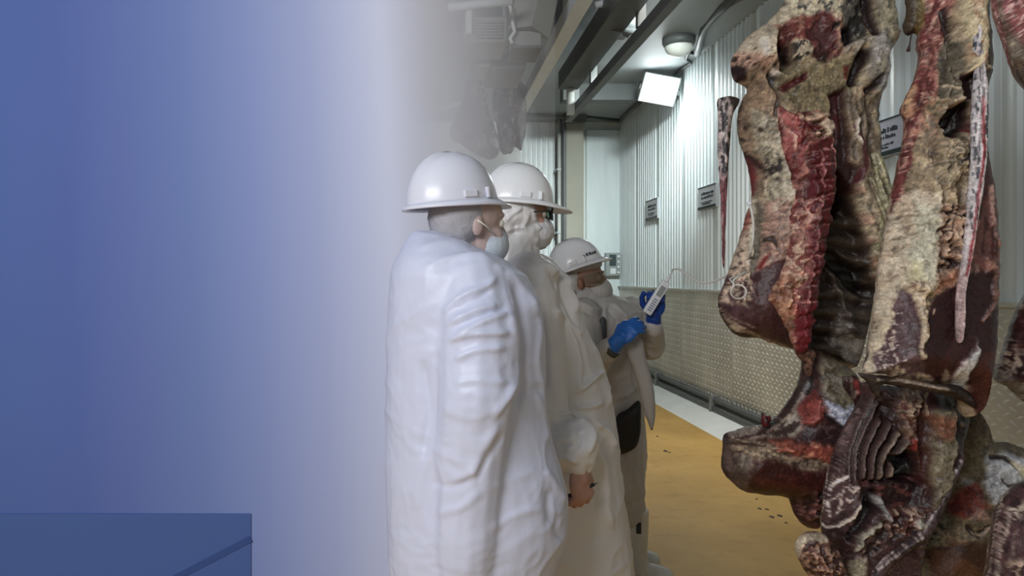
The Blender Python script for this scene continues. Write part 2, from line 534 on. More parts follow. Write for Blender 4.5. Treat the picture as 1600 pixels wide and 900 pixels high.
def wall_sign(da, db, z0, z1, label, m, seed, bottom_mat, border=True):
    """landscape notice board on the right wall between depths da and db; its small print is unreadable in the photo"""
    r = random.Random(seed)
    s = empty('wall_sign', (XW - 0.03, (da + db) / 2, z0)); tag(s, label, 'sign', 'notices on the ribbed wall')
    x = XW - 0.03
    MB().bev(x - 0.012, x + 0.02, da, db, z0, z1, 0.003).build('board', m, s)
    h = z1 - z0
    MB().box(x - 0.0165, x - 0.011, da + 0.002, db - 0.002, z0 + 0.004, z0 + h * 0.13).build('lower_band', bottom_mat, s)
    MB().box(x - 0.0165, x - 0.011, da + 0.002, db - 0.002, z1 - h * 0.05, z1 - 0.002).build('upper_band', M_INK, s)
    W = db - da
    for (a, b, v, t) in (((0.12, 0.80, 0.62, 0.10), (0.16, 0.78, 0.46, 0.09), (0.2, 0.8, 0.28, 0.05), (0.3, 0.75, 0.20, 0.045))):
        mb = MB()
        y = da + W * a
        while y < da + W * b:
            lw = r.uniform(0.012, 0.02)
            hh = h * t * r.choice((0.75, 1.0, 1.0, 1.3))
            mb.box(x - 0.015, x - 0.011, y, y + lw * 0.8, z0 + h * v, z0 + h * v + hh)
            y += lw + r.choice((0.002, 0.003, 0.004, 0.012))
        mb.build('text_line', M_INK, s)


wall_sign(9.85, 10.38, 2.30, 2.575, 'small pale notice board on the ribbed wall nearest the floodlight', M_SIGN, 1, M_DARK)
wall_sign(7.84, 8.36, 2.26, 2.515, 'grey notice board with a dark green lower band beside the dangling tail', M_SIGN, 2, M_GREENBAR)
wall_sign(4.74, 5.27, 2.315, 2.565, 'lavender notice board seen between the two hanging hindquarters', M_SIGNL, 3, M_GREENBAR)

# --- added screen on the left, carrying a blue fade and haze that thin out
def fade_material():
    m, nt, b = nodes_of('blue_fade_haze')
    at = nt.nodes.new('ShaderNodeTexCoord')
    sp = nt.nodes.new('ShaderNodeSeparateXYZ')
    nt.links.new(at.outputs['Object'], sp.inputs[0])
    # the fade slants a little: fade coordinate = x + 0.07 z
    ml = nt.nodes.new('ShaderNodeMath'); ml.operation = 'MULTIPLY_ADD'; ml.inputs[1].default_value = 0.06
    nt.links.new(sp.outputs['Z'], ml.inputs[0]); nt.links.new(sp.outputs['X'], ml.inputs[2])
    mr = nt.nodes.new('ShaderNodeMapRange')
    mr.inputs[1].default_value = PX0; mr.inputs[2].default_value = PX1
    nt.links.new(ml.outputs[0], mr.inputs[0])
    rp = nt.nodes.new('ShaderNodeValToRGB')
    st = [(0, (85, 107, 168)), (110, (88, 107, 170)), (200, (100, 117, 177)), (300, (113, 132, 187)), (400, (138, 153, 204)), (500, (168, 179, 220)),
          (580, (200, 208, 238)), (625, (218, 223, 246)), (700, (216, 218, 228)), (900, (214, 216, 220))]
    el = rp.color_ramp.elements
    while len(el) < len(st): el.new(0.5)
    for e, (px, c) in zip(el, st):
        e.position = px / 900.0; e.color = (*lin(c), 1)
    nt.links.new(mr.outputs[0], rp.inputs['Fac'])
    nt.links.new(rp.outputs['Color'], b.inputs['Base Color'])
    b.inputs['Roughness'].default_value = 0.7
    b.inputs['Specular IOR Level'].default_value = 0.1
    al = nt.nodes.new('ShaderNodeValToRGB')
    st = [(0, 1), (610, 1), (645, 0.86), (680, 0.66), (740, 0.42), (800, 0.2), (860, 0.05), (900, 0.03)]
    el = al.color_ramp.elements
    while len(el) < len(st): el.new(0.5)
    for e, (px, c) in zip(el, st):
        e.position = px / 900.0; e.color = (c, c, c, 1)
    nt.links.new(mr.outputs[0], al.inputs['Fac'])
    tr = nt.nodes.new('ShaderNodeBsdfTransparent')
    mx = nt.nodes.new('ShaderNodeMixShader')
    nt.links.new(al.outputs['Color'], mx.inputs[0]); nt.links.new(tr.outputs[0], mx.inputs[1]); nt.links.new(b.outputs[0], mx.inputs[2])
    nt.links.new(mx.outputs[0], nt.nodes['Material Output'].inputs['Surface'])
    return m


DP = 3.3
PX0, PX1 = bx(0, DP) + 0.06 * 1.55, bx(900, DP) + 0.06 * 1.55
M_FADE = fade_material()
fade_screen = tag(MB().box(bx(-140, DP), bx(868, DP), DP, DP + 0.02, 0.0, 3.0).build('fade_screen', M_FADE), 'tall added screen carrying a blue colour fade that clears to haze on its right', kind='structure')
# added darker blue block of that fade below, with a slanting stripe
M_BLUEP = mat('blue_panel', (76, 100, 158), 0.6, var=0.03, scale=2, spec=0.15)
M_BLUES = mat('blue_panel_stripe', (60, 82, 136), 0.6, var=0.03, scale=2, spec=0.15)
dq = DP - 0.006
a = P(-140, 803, dq); b_ = P(392, 803, dq)
low = MB().box(a.x, b_.x, dq, DP + 0.001, 0.0, a.z).build('fade_block', M_BLUEP, fade_screen)
p0, p1 = P(280, 900, dq), P(392, 842, dq)
dv = (p1 - p0); nrm = Vector((-dv.z, 0, dv.x)).normalized() * 0.014
k = (0.001 - p0.z) / dv.z
p0 = p0 + dv * max(k, -0.35)
MB().prism([((p0 - nrm).x, (p0 - nrm).z), ((p1 - nrm).x, (p1 - nrm).z), ((p1 + nrm).x, (p1 + nrm).z), ((p0 + nrm).x, (p0 + nrm).z)], 'y', dq - 0.003, dq + 0.001).build('stripe', M_BLUES, low)

# --- overhead steel
def rail(name, X, Z, y0, y1, w, h, m, label, cat, hang=(), flange=0.0):
    r = empty(name, (X, (y0 + y1) / 2, Z)); tag(r, label, cat)
    MB().bev(X - w / 2, X + w / 2, y0, y1, Z, Z + h, 0.006).build('beam', m, r)
    if flange:
        MB().bev(X - w / 2 - flange, X + w / 2 + flange, y0, y1, Z - 0.02, Z, 0.004).build('lower_flange', m, r)
    for y in hang:
        MB().bev(X - 0.035, X + 0.035, y - 0.03, y + 0.03, Z + h - 0.005, ZC, 0.005).build('hanger', M_DKSTEEL, r)
    return r


rail('carcass_rail', 1.144, 3.55, 1.5, 11.4, 0.095, 0.14, M_RAIL, 'pale steel rail running diagonally overhead above the two taller workers', 'rail', (6.5, 10.4), 0.012)
rail('roof_beam', 1.57, 3.62, 3.0, 8.3, 0.22, 0.20, M_DKSTEEL, 'wide dark roof beam between the two overhead rails', 'beam', (), 0.0)
MB().bev(1.55, 1.63, 8.22, 8.30, 3.33, 3.62, 0.008).build('bracket', M_WHITEPIPE, bpy.data.objects['roof_beam'])
rail('conveyor_rail', 1.70, 3.42, 3.0, 9.0, 0.05, 0.09, M_DKSTEEL, 'slim dark conveyor rail with hangers in front of the floodlight', 'rail', (5.0, 5.9, 7.6, 8.5), 0.014)
rail('hoist_rail', 1.55, 3.05, 1.0, 4.0, 0.08, 0.14, M_STEEL, 'near overhead rail carrying the hanging beef', 'rail', (1.5, 3.8), 0.015)
for (y, z0, z1, xa, lab) in ((9.6, 3.82, ZC, 1.75, 'grey cross beam under the ceiling left of the floodlight'),
):
    MB().bev(xa, 2.72 if y > 9 else XW, y, y + 0.22, z0, z1, 0.01).build('cross_beam', M_DKSTEEL)
    tag(bpy.data.objects[[o.name for o in bpy.data.objects if o.name.startswith('cross_beam')][-1]], lab, 'beam')


# ceiling plant: evaporator housings, ducts, trays and pipes above the workers
def cuboid_px(x0, x1, y0, y1, d, depth, m, name, parent=None, b=0.012):
    a = P(x0, y0, d); c = P(x1, y1, d)
    return MB().bev(a.x, c.x, d, d + depth, c.z, a.z, b).build(name, m, parent)


M_DUCT = mat('duct_grey', (150, 150, 146), 0.6, var=0.1, scale=3)
M_DUCTD = mat('duct_dark', (112, 112, 108), 0.6, var=0.12, scale=3)
ev = empty('evaporator', P(770, 60, 6.2)); tag(ev, 'boxy grey evaporator unit hanging left of the pale rail', 'evaporator')
cuboid_px(735, 792, 26, 66, 6.2, 0.5, M_DUCT, 'housing', ev)
cuboid_px(728, 738, 15, 52, 6.15, 0.5, M_WHITEPIPE, 'side_plate', ev)
cuboid_px(741, 786, 32, 60, 6.18, 0.05, M_DUCTD, 'grille', ev)
for k in range(6):
    cuboid_px(742, 785, 33 + 4.6 * k, 35 + 4.6 * k, 6.165, 0.03, M_DUCT, 'louvre', ev, 0.002)
for k in (738, 788):
    MB().tube([P(k, 27, 6.5), (P(k, 27, 6.5).x, 6.5, ZC)], 0.015, 8).build('suspension_rod', M_STEEL, ev)
dt = empty('air_duct', P(835, 40, 5.6)); tag(dt, 'square grey air duct dropping beside the pale rail', 'duct')
p0, p1 = P(852, -60, 5.6), P(826, 52, 5.6)
MB().tube([p0, p1], 0.16, 4).build('duct_run', M_DUCT, dt)
cuboid_px(803, 846, 48, 72, 5.55, 0.35, M_DUCT, 'outlet_box', dt)
cuboid_px(800, 849, 70, 75, 5.53, 0.39, M_DUCTD, 'drip_edge', dt)
dp = empty('drain_pipe', P(800, 40, 5.5)); tag(dp, 'pale bent drain pipe next to the air duct outlet', 'pipe')
MB().tube([P(760, -2, 5.5), P(782, 4, 5.5), P(797, 9, 5.5), P(800, 30, 5.5), P(804, 50, 5.5), P(797, 60, 5.5), P(800, 68, 5.5)], 0.014, 8).build('bent_tube', M_WHITEPIPE, dp, True)
MB().tube([P(800, 28, 5.5), P(801, 34, 5.5)], 0.022, 8).build('coupling', M_STEEL, dp, True)
tb = empty('duct_box', P(790, 105, 7.2)); tag(tb, 'dark ceiling duct box above the far hanging carcasses', 'duct')
cuboid_px(765, 822, 76, 108, 6.9, 0.7, M_DUCTD, 'housing', tb)
cuboid_px(745, 766, 78, 104, 6.85, 0.5, M_DUCT, 'end_box', tb)
cuboid_px(742, 800, 72, 79, 6.8, 0.85, M_DUCT, 'lid', tb)
for k in (770, 816):
    MB().tube([P(k, 78, 7.2), (P(k, 78, 7.2).x, 7.2, ZC)], 0.015, 8).build('suspension_rod', M_STEEL, tb)
fb = empty('fan_unit', P(970, 40, 6.0)); tag(fb, 'dark fan unit tucked between beam and conveyor rail', 'fan')
cuboid_px(962, 1000, 8, 34, 6.4, 0.5, M_DUCTD, 'housing', fb)
MB().tube([P(975, 32, 6.4), P(992, 45, 6.4)], [0.10, 0.10], 16).build('nozzle', M_DKSTEEL, fb, True)
MB().tube([P(945, 40, 6.3), P(1000, 52, 6.3)], 0.03, 10).build('support_bar', M_DKSTEEL, fb, True)
for k, (xa, ya, xb, yb, d) in enumerate(((700, 12, 800, 2, 5.2), (690, 168, 745, 158, 8.2), (930, 8, 1010, -6, 6.2))):
    o = MB().tube([P(xa, ya, d), P((xa + xb) / 2, (ya + yb) / 2 - 1, d), P(xb, yb, d)], 0.03, 8).build('ceiling_pipe', M_PAINT, None, True)
    tag(o, ('upper pale ceiling pipe above the grey evaporator', 'pale pipe behind the hazy edge of the added fade screen', 'short grey pipe crossing above the conveyor rail')[k], 'pipe')

# round bulkhead lamp on the ceiling (off)
lp = empty('bulkhead_lamp', (2.65, 7.8, ZC)); tag(lp, 'round white bulkhead lamp on the ceiling, switched off', 'lamp')
MB().tube([(2.65, 7.8, ZC), (2.65, 7.8, ZC - 0.05), (2.65, 7.8, ZC - 0.09)], [0.17, 0.17, 0.15], 28).build('base', M_DKSTEEL, lp, True)
mb = MB()
mb.tube([(2.65, 7.8, ZC - 0.085), (2.65, 7.8, ZC - 0.12), (2.65, 7.8, ZC - 0.16), (2.65, 7.8, ZC - 0.19), (2.65, 7.8, ZC - 0.2)], [0.145, 0.14, 0.115, 0.07, 0.02], 28)
mb.build('diffuser', mat('opal_glass', (225, 228, 222), 0.3, var=0.02), lp, True)

# LED floodlight in the corner of wall and ceiling
fl = empty('floodlight', (2.9, 9.1, 3.82)); tag(fl, 'bright white floodlight glaring high on the right wall', 'floodlight')
c0 = Vector((2.82, 9.0, 3.80))
Rm = (Vector((-0.25, -1.0, -0.5)).normalized()).to_track_quat('Z', 'Y').to_matrix() @ Matrix.Rotation(math.radians(-14), 3, 'Z')
def rbox(x0, x1, y0, y1, z0, z1, b=0.008):
    m = MB().bev(x0, x1, y0, y1, z0, z1, b)
    m.v = [tuple(c0 + Rm @ Vector(v)) for v in m.v]
    return m
rbox(-0.22, 0.22, -0.18, 0.18, -0.07, 0.0).build('housing', M_STEEL, fl)
rbox(-0.20, 0.20, -0.165, 0.165, 0.001, 0.008, 0.003).build('glass', mat('flood_glass', (255, 255, 255), 0.3, var=0.0, emit=(246, 255, 255), es=16), fl)
for k in range(6):
    rbox(-0.16 + 0.06 * k, -0.15 + 0.06 * k, -0.13, 0.13, -0.11, -0.068, 0.002).build('cooling_fin', M_STEEL, fl)
rbox(-0.245, -0.225, -0.03, 0.03, -0.16, 0.0, 0.004).build('bracket', M_DKSTEEL, fl)
rbox(0.225, 0.245, -0.03, 0.03, -0.16, 0.0, 0.004).build('bracket', M_DKSTEEL, fl)
fld = area_light('floodlight_beam', c0 + Rm @ Vector((0, 0, 0.03)), c0 + Vector((0.02, -0.5, -1.4)), 0.3, 0.24, 14, (0.92, 1.0, 1.0))
fld2 = bpy.data.lights.new('floodlight_spill', 'POINT'); fld2.energy = 5; fld2.color = (0.9, 1, 1); fld2.shadow_soft_size = 0.15
fo = bpy.data.objects.new('floodlight_spill', fld2); COL.objects.link(fo); fo.location = c0 + Vector((-0.16, -0.4, -0.3))

# cable bundle to it along the ceiling
cbn = empty('cable_bundle', (2.78, 7.5, 3.95)); tag(cbn, 'dark cable bundle along the ceiling edge leading to the floodlight', 'cable')
MB().tube([P(1150, -8, 6.6), P(1128, 14, 6.9), P(1110, 32, 7.3), P(1100, 45, 7.5), P(1095, 65, 7.9), P(1090, 84, 8.2)], 0.04, 8).build('main_sleeve', M_DKSTEEL, cbn, True)
MB().tube([P(1090, 84, 8.2), P(1076, 82, 8.3), P(1072, 92, 8.5), P(1080, 98, 8.6), P(1062, 110, 8.9), P(1048, 124, 9.2)], 0.018, 8).build('loose_cable', M_BLACK, cbn, True)
MB().tube([P(1160, -2, 6.7), P(1140, 10, 6.9), P(1112, 32, 7.3), P(1095, 48, 7.6)], 0.014, 8).build('thin_cable', M_STEEL, cbn, True)

# dark drips on the floor
M_DRIP = mat('dried_drip', (58, 40, 26), 0.5, var=0.2, scale=40)
rr = random.Random(5)
DRIPS = ('upper left drip of the cluster below the jutting beef end', 'drip right beside the upper left one below the jutting beef end', 'largest dark drip below the jutting beef end', 'right-hand drip of the cluster below the jutting beef end',
         'tiny drip nearest the jutting beef end', 'larger dark drip on the ochre floor near the coat hem', 'tiny drip just right of the larger one near the coat hem', 'faint drip closest to the hem of the short worker', 'last tiny drip towards the neck stump')
for di, (px, py, s) in enumerate(((1187, 795, 4), (1198, 796, 4), (1206, 808, 6), (1218, 806, 5), (1182, 780, 3), (1040, 705, 6), (1046, 707, 3), (1027, 682, 3), (1228, 817, 3))):
    d = F * CAMZ / (py - VY)
    c = P(px, py, d)
    pts = []
    for k in range(10):
        w = 2 * math.pi * k / 10
        q = s / F * d * rr.uniform(0.4, 0.8)
        pts.append((c.x + q * math.cos(w), d + q * 1.6 * math.sin(w)))
    o = MB().prism(pts, 'z', 0.0, 0.003).build('floor_drip', M_DRIP)
    tag(o, DRIPS[di], 'stain', 'dark drips on the ochre floor')

# ================================================================ hanging beef
def catmull(pts, seg=4.0, closed=True):
    pts = np.array(pts, float); n = len(pts); out = []
    rng = range(n) if closed else range(n - 1)
    for i in rng:
        if closed:
            p0, p1, p2, p3 = pts[(i - 1) % n], pts[i], pts[(i + 1) % n], pts[(i + 2) % n]
        else:
            p0, p1, p2, p3 = pts[max(i - 1, 0)], pts[i], pts[i + 1], pts[min(i + 2, n - 1)]
        m = max(1, int(np.hypot(*(p2 - p1)) / seg))
        for k in range(m):
            t = k / m
            out.append(0.5 * ((2 * p1) + (-p0 + p2) * t + (2 * p0 - 5 * p1 + 4 * p2 - p3) * t * t + (-p0 + 3 * p1 - 3 * p2 + p3) * t ** 3))
    if not closed: out.append(pts[-1])
    return np.array(out)


def seg_dist(x, y, pts, closed):
    """distance, index parameter and nearest point of a polyline"""
    n = len(pts)
    best = np.full(x.shape, 1e9); bx_ = np.zeros_like(x); by_ = np.zeros_like(x); bt = np.zeros_like(x)
    for i in range(n if closed else n - 1):
        a = pts[i]; b = pts[(i + 1) % n]
        d = b - a; L = d @ d + 1e-9
        t = np.clip(((x - a[0]) * d[0] + (y - a[1]) * d[1]) / L, 0, 1)
        qx = a[0] + t * d[0]; qy = a[1] + t * d[1]
        dd = (x - qx) ** 2 + (y - qy) ** 2
        m = dd < best
        best = np.where(m, dd, best); bx_ = np.where(m, qx, bx_); by_ = np.where(m, qy, by_); bt = np.where(m, (i + t) / max(n - 1, 1), bt)
    return np.sqrt(best), bt, bx_, by_


def inside(x, y, pts):
    r = np.zeros(x.shape, bool); n = len(pts)
    for i in range(n):
        x1, y1 = pts[i]; x2, y2 = pts[(i + 1) % n]
        if y1 == y2: continue
        c = ((y1 > y) != (y2 > y)) & (x < (x2 - x1) * (y - y1) / (y2 - y1) + x1)
        r ^= c
    return r


class Flesh:
    """colour and relief of one flesh surface, laid out in the carcass's own front-view coordinates"""
    def __init__(s, x, y, base, seed=0):
        s.x, s.y = x, y
        s.seed = seed * 13.7
        s.col = np.tile(np.array(base, float), (len(x), 1))
        s.h = np.zeros(len(x))
        s.wx = (fbm2(x / 22 + s.seed, y / 22, 3) - 0.5)
        s.wy = (fbm2(x / 22 + 51 + s.seed, y / 22 + 31, 3) - 0.5)
        s.wx = s.wx + 0.4 * (fbm2(x / 6 + 9 + s.seed, y / 6, 2) - 0.5); s.wy = s.wy + 0.4 * (fbm2(x / 6 + 71, y / 6 + s.seed, 2) - 0.5)

    def mask_poly(s, pts, soft=5, warp=14):
        pts = np.array(pts, float)
        x = s.x + s.wx * warp * 2; y = s.y + s.wy * warp * 2
        d = seg_dist(x, y, pts, True)[0]
        sd = np.where(inside(x, y, pts), d, -d)
        return sstep(-soft, soft, sd)

    def mask_line(s, pts, w, soft=3, warp=6):
        pts = catmull(pts, 8, False)
        x = s.x + s.wx * warp * 2; y = s.y + s.wy * warp * 2
        d, t = seg_dist(x, y, pts, False)[:2]
        if isinstance(w, (tuple, list)): w = np.interp(t, np.linspace(0, 1, len(w)), w)
        return 1 - sstep(w / 2 - soft / 2, w / 2 + soft / 2 + 0.5, d)

    def noise(s, scale, sx=1, sy=1, ang=0, off=0, octv=4):
        c, q = math.cos(math.radians(ang)), math.sin(math.radians(ang))
        u = (s.x * c + s.y * q) / (scale * sx); v = (-s.x * q + s.y * c) / (scale * sy)
        return fbm2(u + off + s.seed, v + off * 1.7, octv)

    def put(s, m, c, op=1.0):
        m = (m * op)[:, None]
        s.col = s.col * (1 - m) + np.array(c, float) * m

    def poly(s, pts, c, soft=5, warp=14, op=1.0, h=0.0, hs=None):
        m = s.mask_poly(pts, soft, warp); s.put(m, c, op)
        if h: s.h += h * (s.mask_poly(pts, hs or soft * 2, warp) if hs else m)
        return m

    def line(s, pts, w, c, soft=3, warp=6, op=1.0, h=0.0):
        m = s.mask_line(pts, w, soft, warp); s.put(m, c, op)
        if h: s.h += h * m
        return m

    def blot(s, m, c, scale=10, lo=0.52, hi=0.6, op=1.0, sx=1, sy=1, ang=0, off=0, h=0.0):
        """noise-shaped blotches of another tissue inside mask m"""
        k = m * sstep(lo, hi, s.noise(scale, sx, sy, ang, off))
        s.put(k, c, op)
        if h: s.h += h * k
        return k

    def veins(s, m, c, scale=16, width=0.045, op=0.8, sx=1, sy=1, ang=0, off=0, h=0.0):
        """thin web of fat or sinew"""
        k = m * (1 - sstep(width * 0.4, width, np.abs(s.noise(scale, sx, sy, ang, off, 3) - 0.5)))
        s.put(k, c, op)
        if h: s.h += h * k
        return k


def flesh_body(name, outline, d, thick, base, paint, parent=None, step=3.0, edge=55, jag=2.0, seed=0, material=None, rough_h=0.004, gain=1.0, lean=None, seg=4.0):
    """closed flesh volume: front-view outline at distance d, rounded out to a depth of thick on either side"""
    ol = catmull(outline, seg)
    if jag:
        nx = (fbm2(ol[:, 0] / 9 + seed, ol[:, 1] / 9, 3) - 0.5); ny = (fbm2(ol[:, 0] / 9 + 40, ol[:, 1] / 9 + seed, 3) - 0.5)
        ol = ol + np.stack([nx, ny], 1) * jag * 2
    step = step * 0.78
    x0, y0 = ol.min(0) - step; x1, y1 = ol.max(0) + step
    gx = np.arange(x0, x1 + step, step); gy = np.arange(y0, y1 + step, step)
    nxn, nyn = len(gx), len(gy)
    X, Y = np.meshgrid(gx, gy, indexing='ij')
    x = X.ravel(); y = Y.ravel()
    dist, _, qx, qy = seg_dist(x, y, ol, True)
    ins = inside(x, y, ol)
    sd = np.where(ins, dist, -dist)
    keep = sd > -0.5 * step
    k2 = keep.reshape(nxn, nyn)
    cell = k2[:-1, :-1] & k2[1:, :-1] & k2[:-1, 1:] & k2[1:, 1:]
    idx = np.arange(nxn * nyn).reshape(nxn, nyn)
    a = idx[:-1, :-1][cell]; b = idx[1:, :-1][cell]; c = idx[1:, 1:][cell]; e = idx[:-1, 1:][cell]
    quads = np.stack([a, b, c, e], 1)
    # rim vertices: those on an edge used by a single cell
    cnt = np.zeros(nxn * nyn, int)
    for q in quads.T: np.add.at(cnt, q, 1)
    used = cnt > 0
    rim = used & (cnt < 4)
    x = np.where(rim, qx, x); y = np.where(rim, qy, y)
    sd = np.where(rim, 0.0, np.maximum(sd, 0))
    t = np.clip(sd / edge, 0, 1)
    prof = np.clip(1 - (1 - t) ** 2, 0, 1) ** 0.8
    # the rim sits at depth d, the bulge in front of it: keep the volume inside its outline
    u = (x - x.min()) / (x.max() - x.min())
    wx = (x - VX) * (d + thick * (0.30 - 0.85 * u)) / F; wz = CAMZ - (y - VY) * (d - 0.3 * thick) / F
    # front: evaluate the tissue where the rounded front is seen from the front view
    base_y = d - thick * prof
    if lean is not None:
        base_y = base_y + lean(x, y)
    fx = VX + wx * F / base_y; fy = VY - (wz - CAMZ) * F / base_y
    fl = Flesh(fx, fy, base, seed)
    paint(fl)
    hh = fl.h.reshape(nxn, nyn)
    for _ in range(2):                       # soften the relief so ridges stay smooth
        e_ = np.pad(hh, 1, mode='edge')
        hh = (e_[:-2, 1:-1] + e_[2:, 1:-1] + e_[1:-1, :-2] + e_[1:-1, 2:] + 2 * e_[1:-1, 1:-1]) / 6
    fl.h = hh.ravel()
    g = fl.noise(14, off=3) - 0.5
    g2 = fl.noise(5, off=9, octv=3) - 0.5
    calm = 0.35 + 0.65 * sstep(60, 120, fl.col.mean(1)) - 0.45 * sstep(148, 172, fl.col.mean(1))        # lean muscle is smoother than fat
    fade = sstep(0.0, 0.5, t) * np.clip(sd / 9.0, 0, 1)
    yf = base_y - (1.25 * fl.h + calm * rough_h * (3.6 * g + 2.2 * g2)) * fade
    yb = d + thick * 0.9 * prof
    if lean is not None: yb = yb + lean(x, y)
    yb = np.maximum(yb, yf + 0.004 * (sd > 0))
    ii = np.nonzero(used)[0]
    remap = -np.ones(nxn * nyn, int); remap[ii] = np.arange(len(ii))
    nf = len(ii)
    bi = np.nonzero(used & ~rim)[0]
    remap_b = remap.copy(); remap_b[bi] = nf + np.arange(len(bi))
    V = np.concatenate([np.stack([wx[ii], yf[ii], wz[ii]], 1), np.stack([wx[bi], yb[bi], wz[bi]], 1)])
    Q = np.concatenate([remap[quads][:, ::-1], remap_b[quads]])
    # front faces look towards the viewer
    me = bpy.data.meshes.new(name)
    me.from_pydata(V.tolist(), [], Q.tolist())
    L_ = fl.col.mean(1)
    colr = np.clip(fl.col * (np.maximum((L_ - 105) * 1.22 + 99, 0.80 * L_) / (L_ + 1e-6))[:, None], 2, 255)
    colr = colr * 0.84 + colr.mean(1)[:, None] * 0.16
    g3 = fl.noise(3.2, off=21, octv=3) - 0.5
    crack = 1 - sstep(0.012, 0.05, np.abs(fl.noise(17, off=14, octv=4) - 0.5))
    streak = fl.noise(6, 0.6, 2.6, 8, off=31, octv=3) - 0.5
    colr = colr * (0.98 + calm * (0.5 * g + 0.55 * g2 + 0.45 * g3 + 0.3 * streak - 0.24 * crack))[:, None]
    lc = np.clip(lin(np.clip(colr, 0, 255)) * gain * MEAT_GAIN, 0, 0.9)
    att = me.attributes.new('flesh', 'FLOAT_COLOR', 'POINT')
    full = np.ones((len(V), 4)); full[:nf, :3] = lc[ii]; full[nf:, :3] = lc[bi]
    att.data.foreach_set('color', full.ravel())
    me.update()
    bm = bmesh.new(); bm.from_mesh(me); bmesh.ops.recalc_face_normals(bm, faces=bm.faces); bm.to_mesh(me); bm.free()
    return link(name, me, material or M_MEAT, parent, True)


MEAT_GAIN = 1.25
FAT = (172, 152, 122); FATL = (190, 172, 145); FATY = (188, 170, 128); PINK = (172, 118, 100); TAN = (142, 116, 88); OLIVE = (118, 104, 76)
RED = (138, 46, 46); DRED = (84, 28, 30); MAR = (78, 46, 50); BONE = (200, 186, 172); DK = (30, 14, 15); MEM = (152, 152, 160); GREY = (140, 134, 128)
ALL = lambda f: np.ones(len(f.x))

# ---------------------------------------------------------------- left hindquarter
d1 = 2.90
hq1 = empty('beef_hindquarter', P(1260, 540, d1))
tag(hq1, 'left hanging beef hindquarter with the spine showing and a spotted tail at its side', 'meat', 'hanging beef quarters')


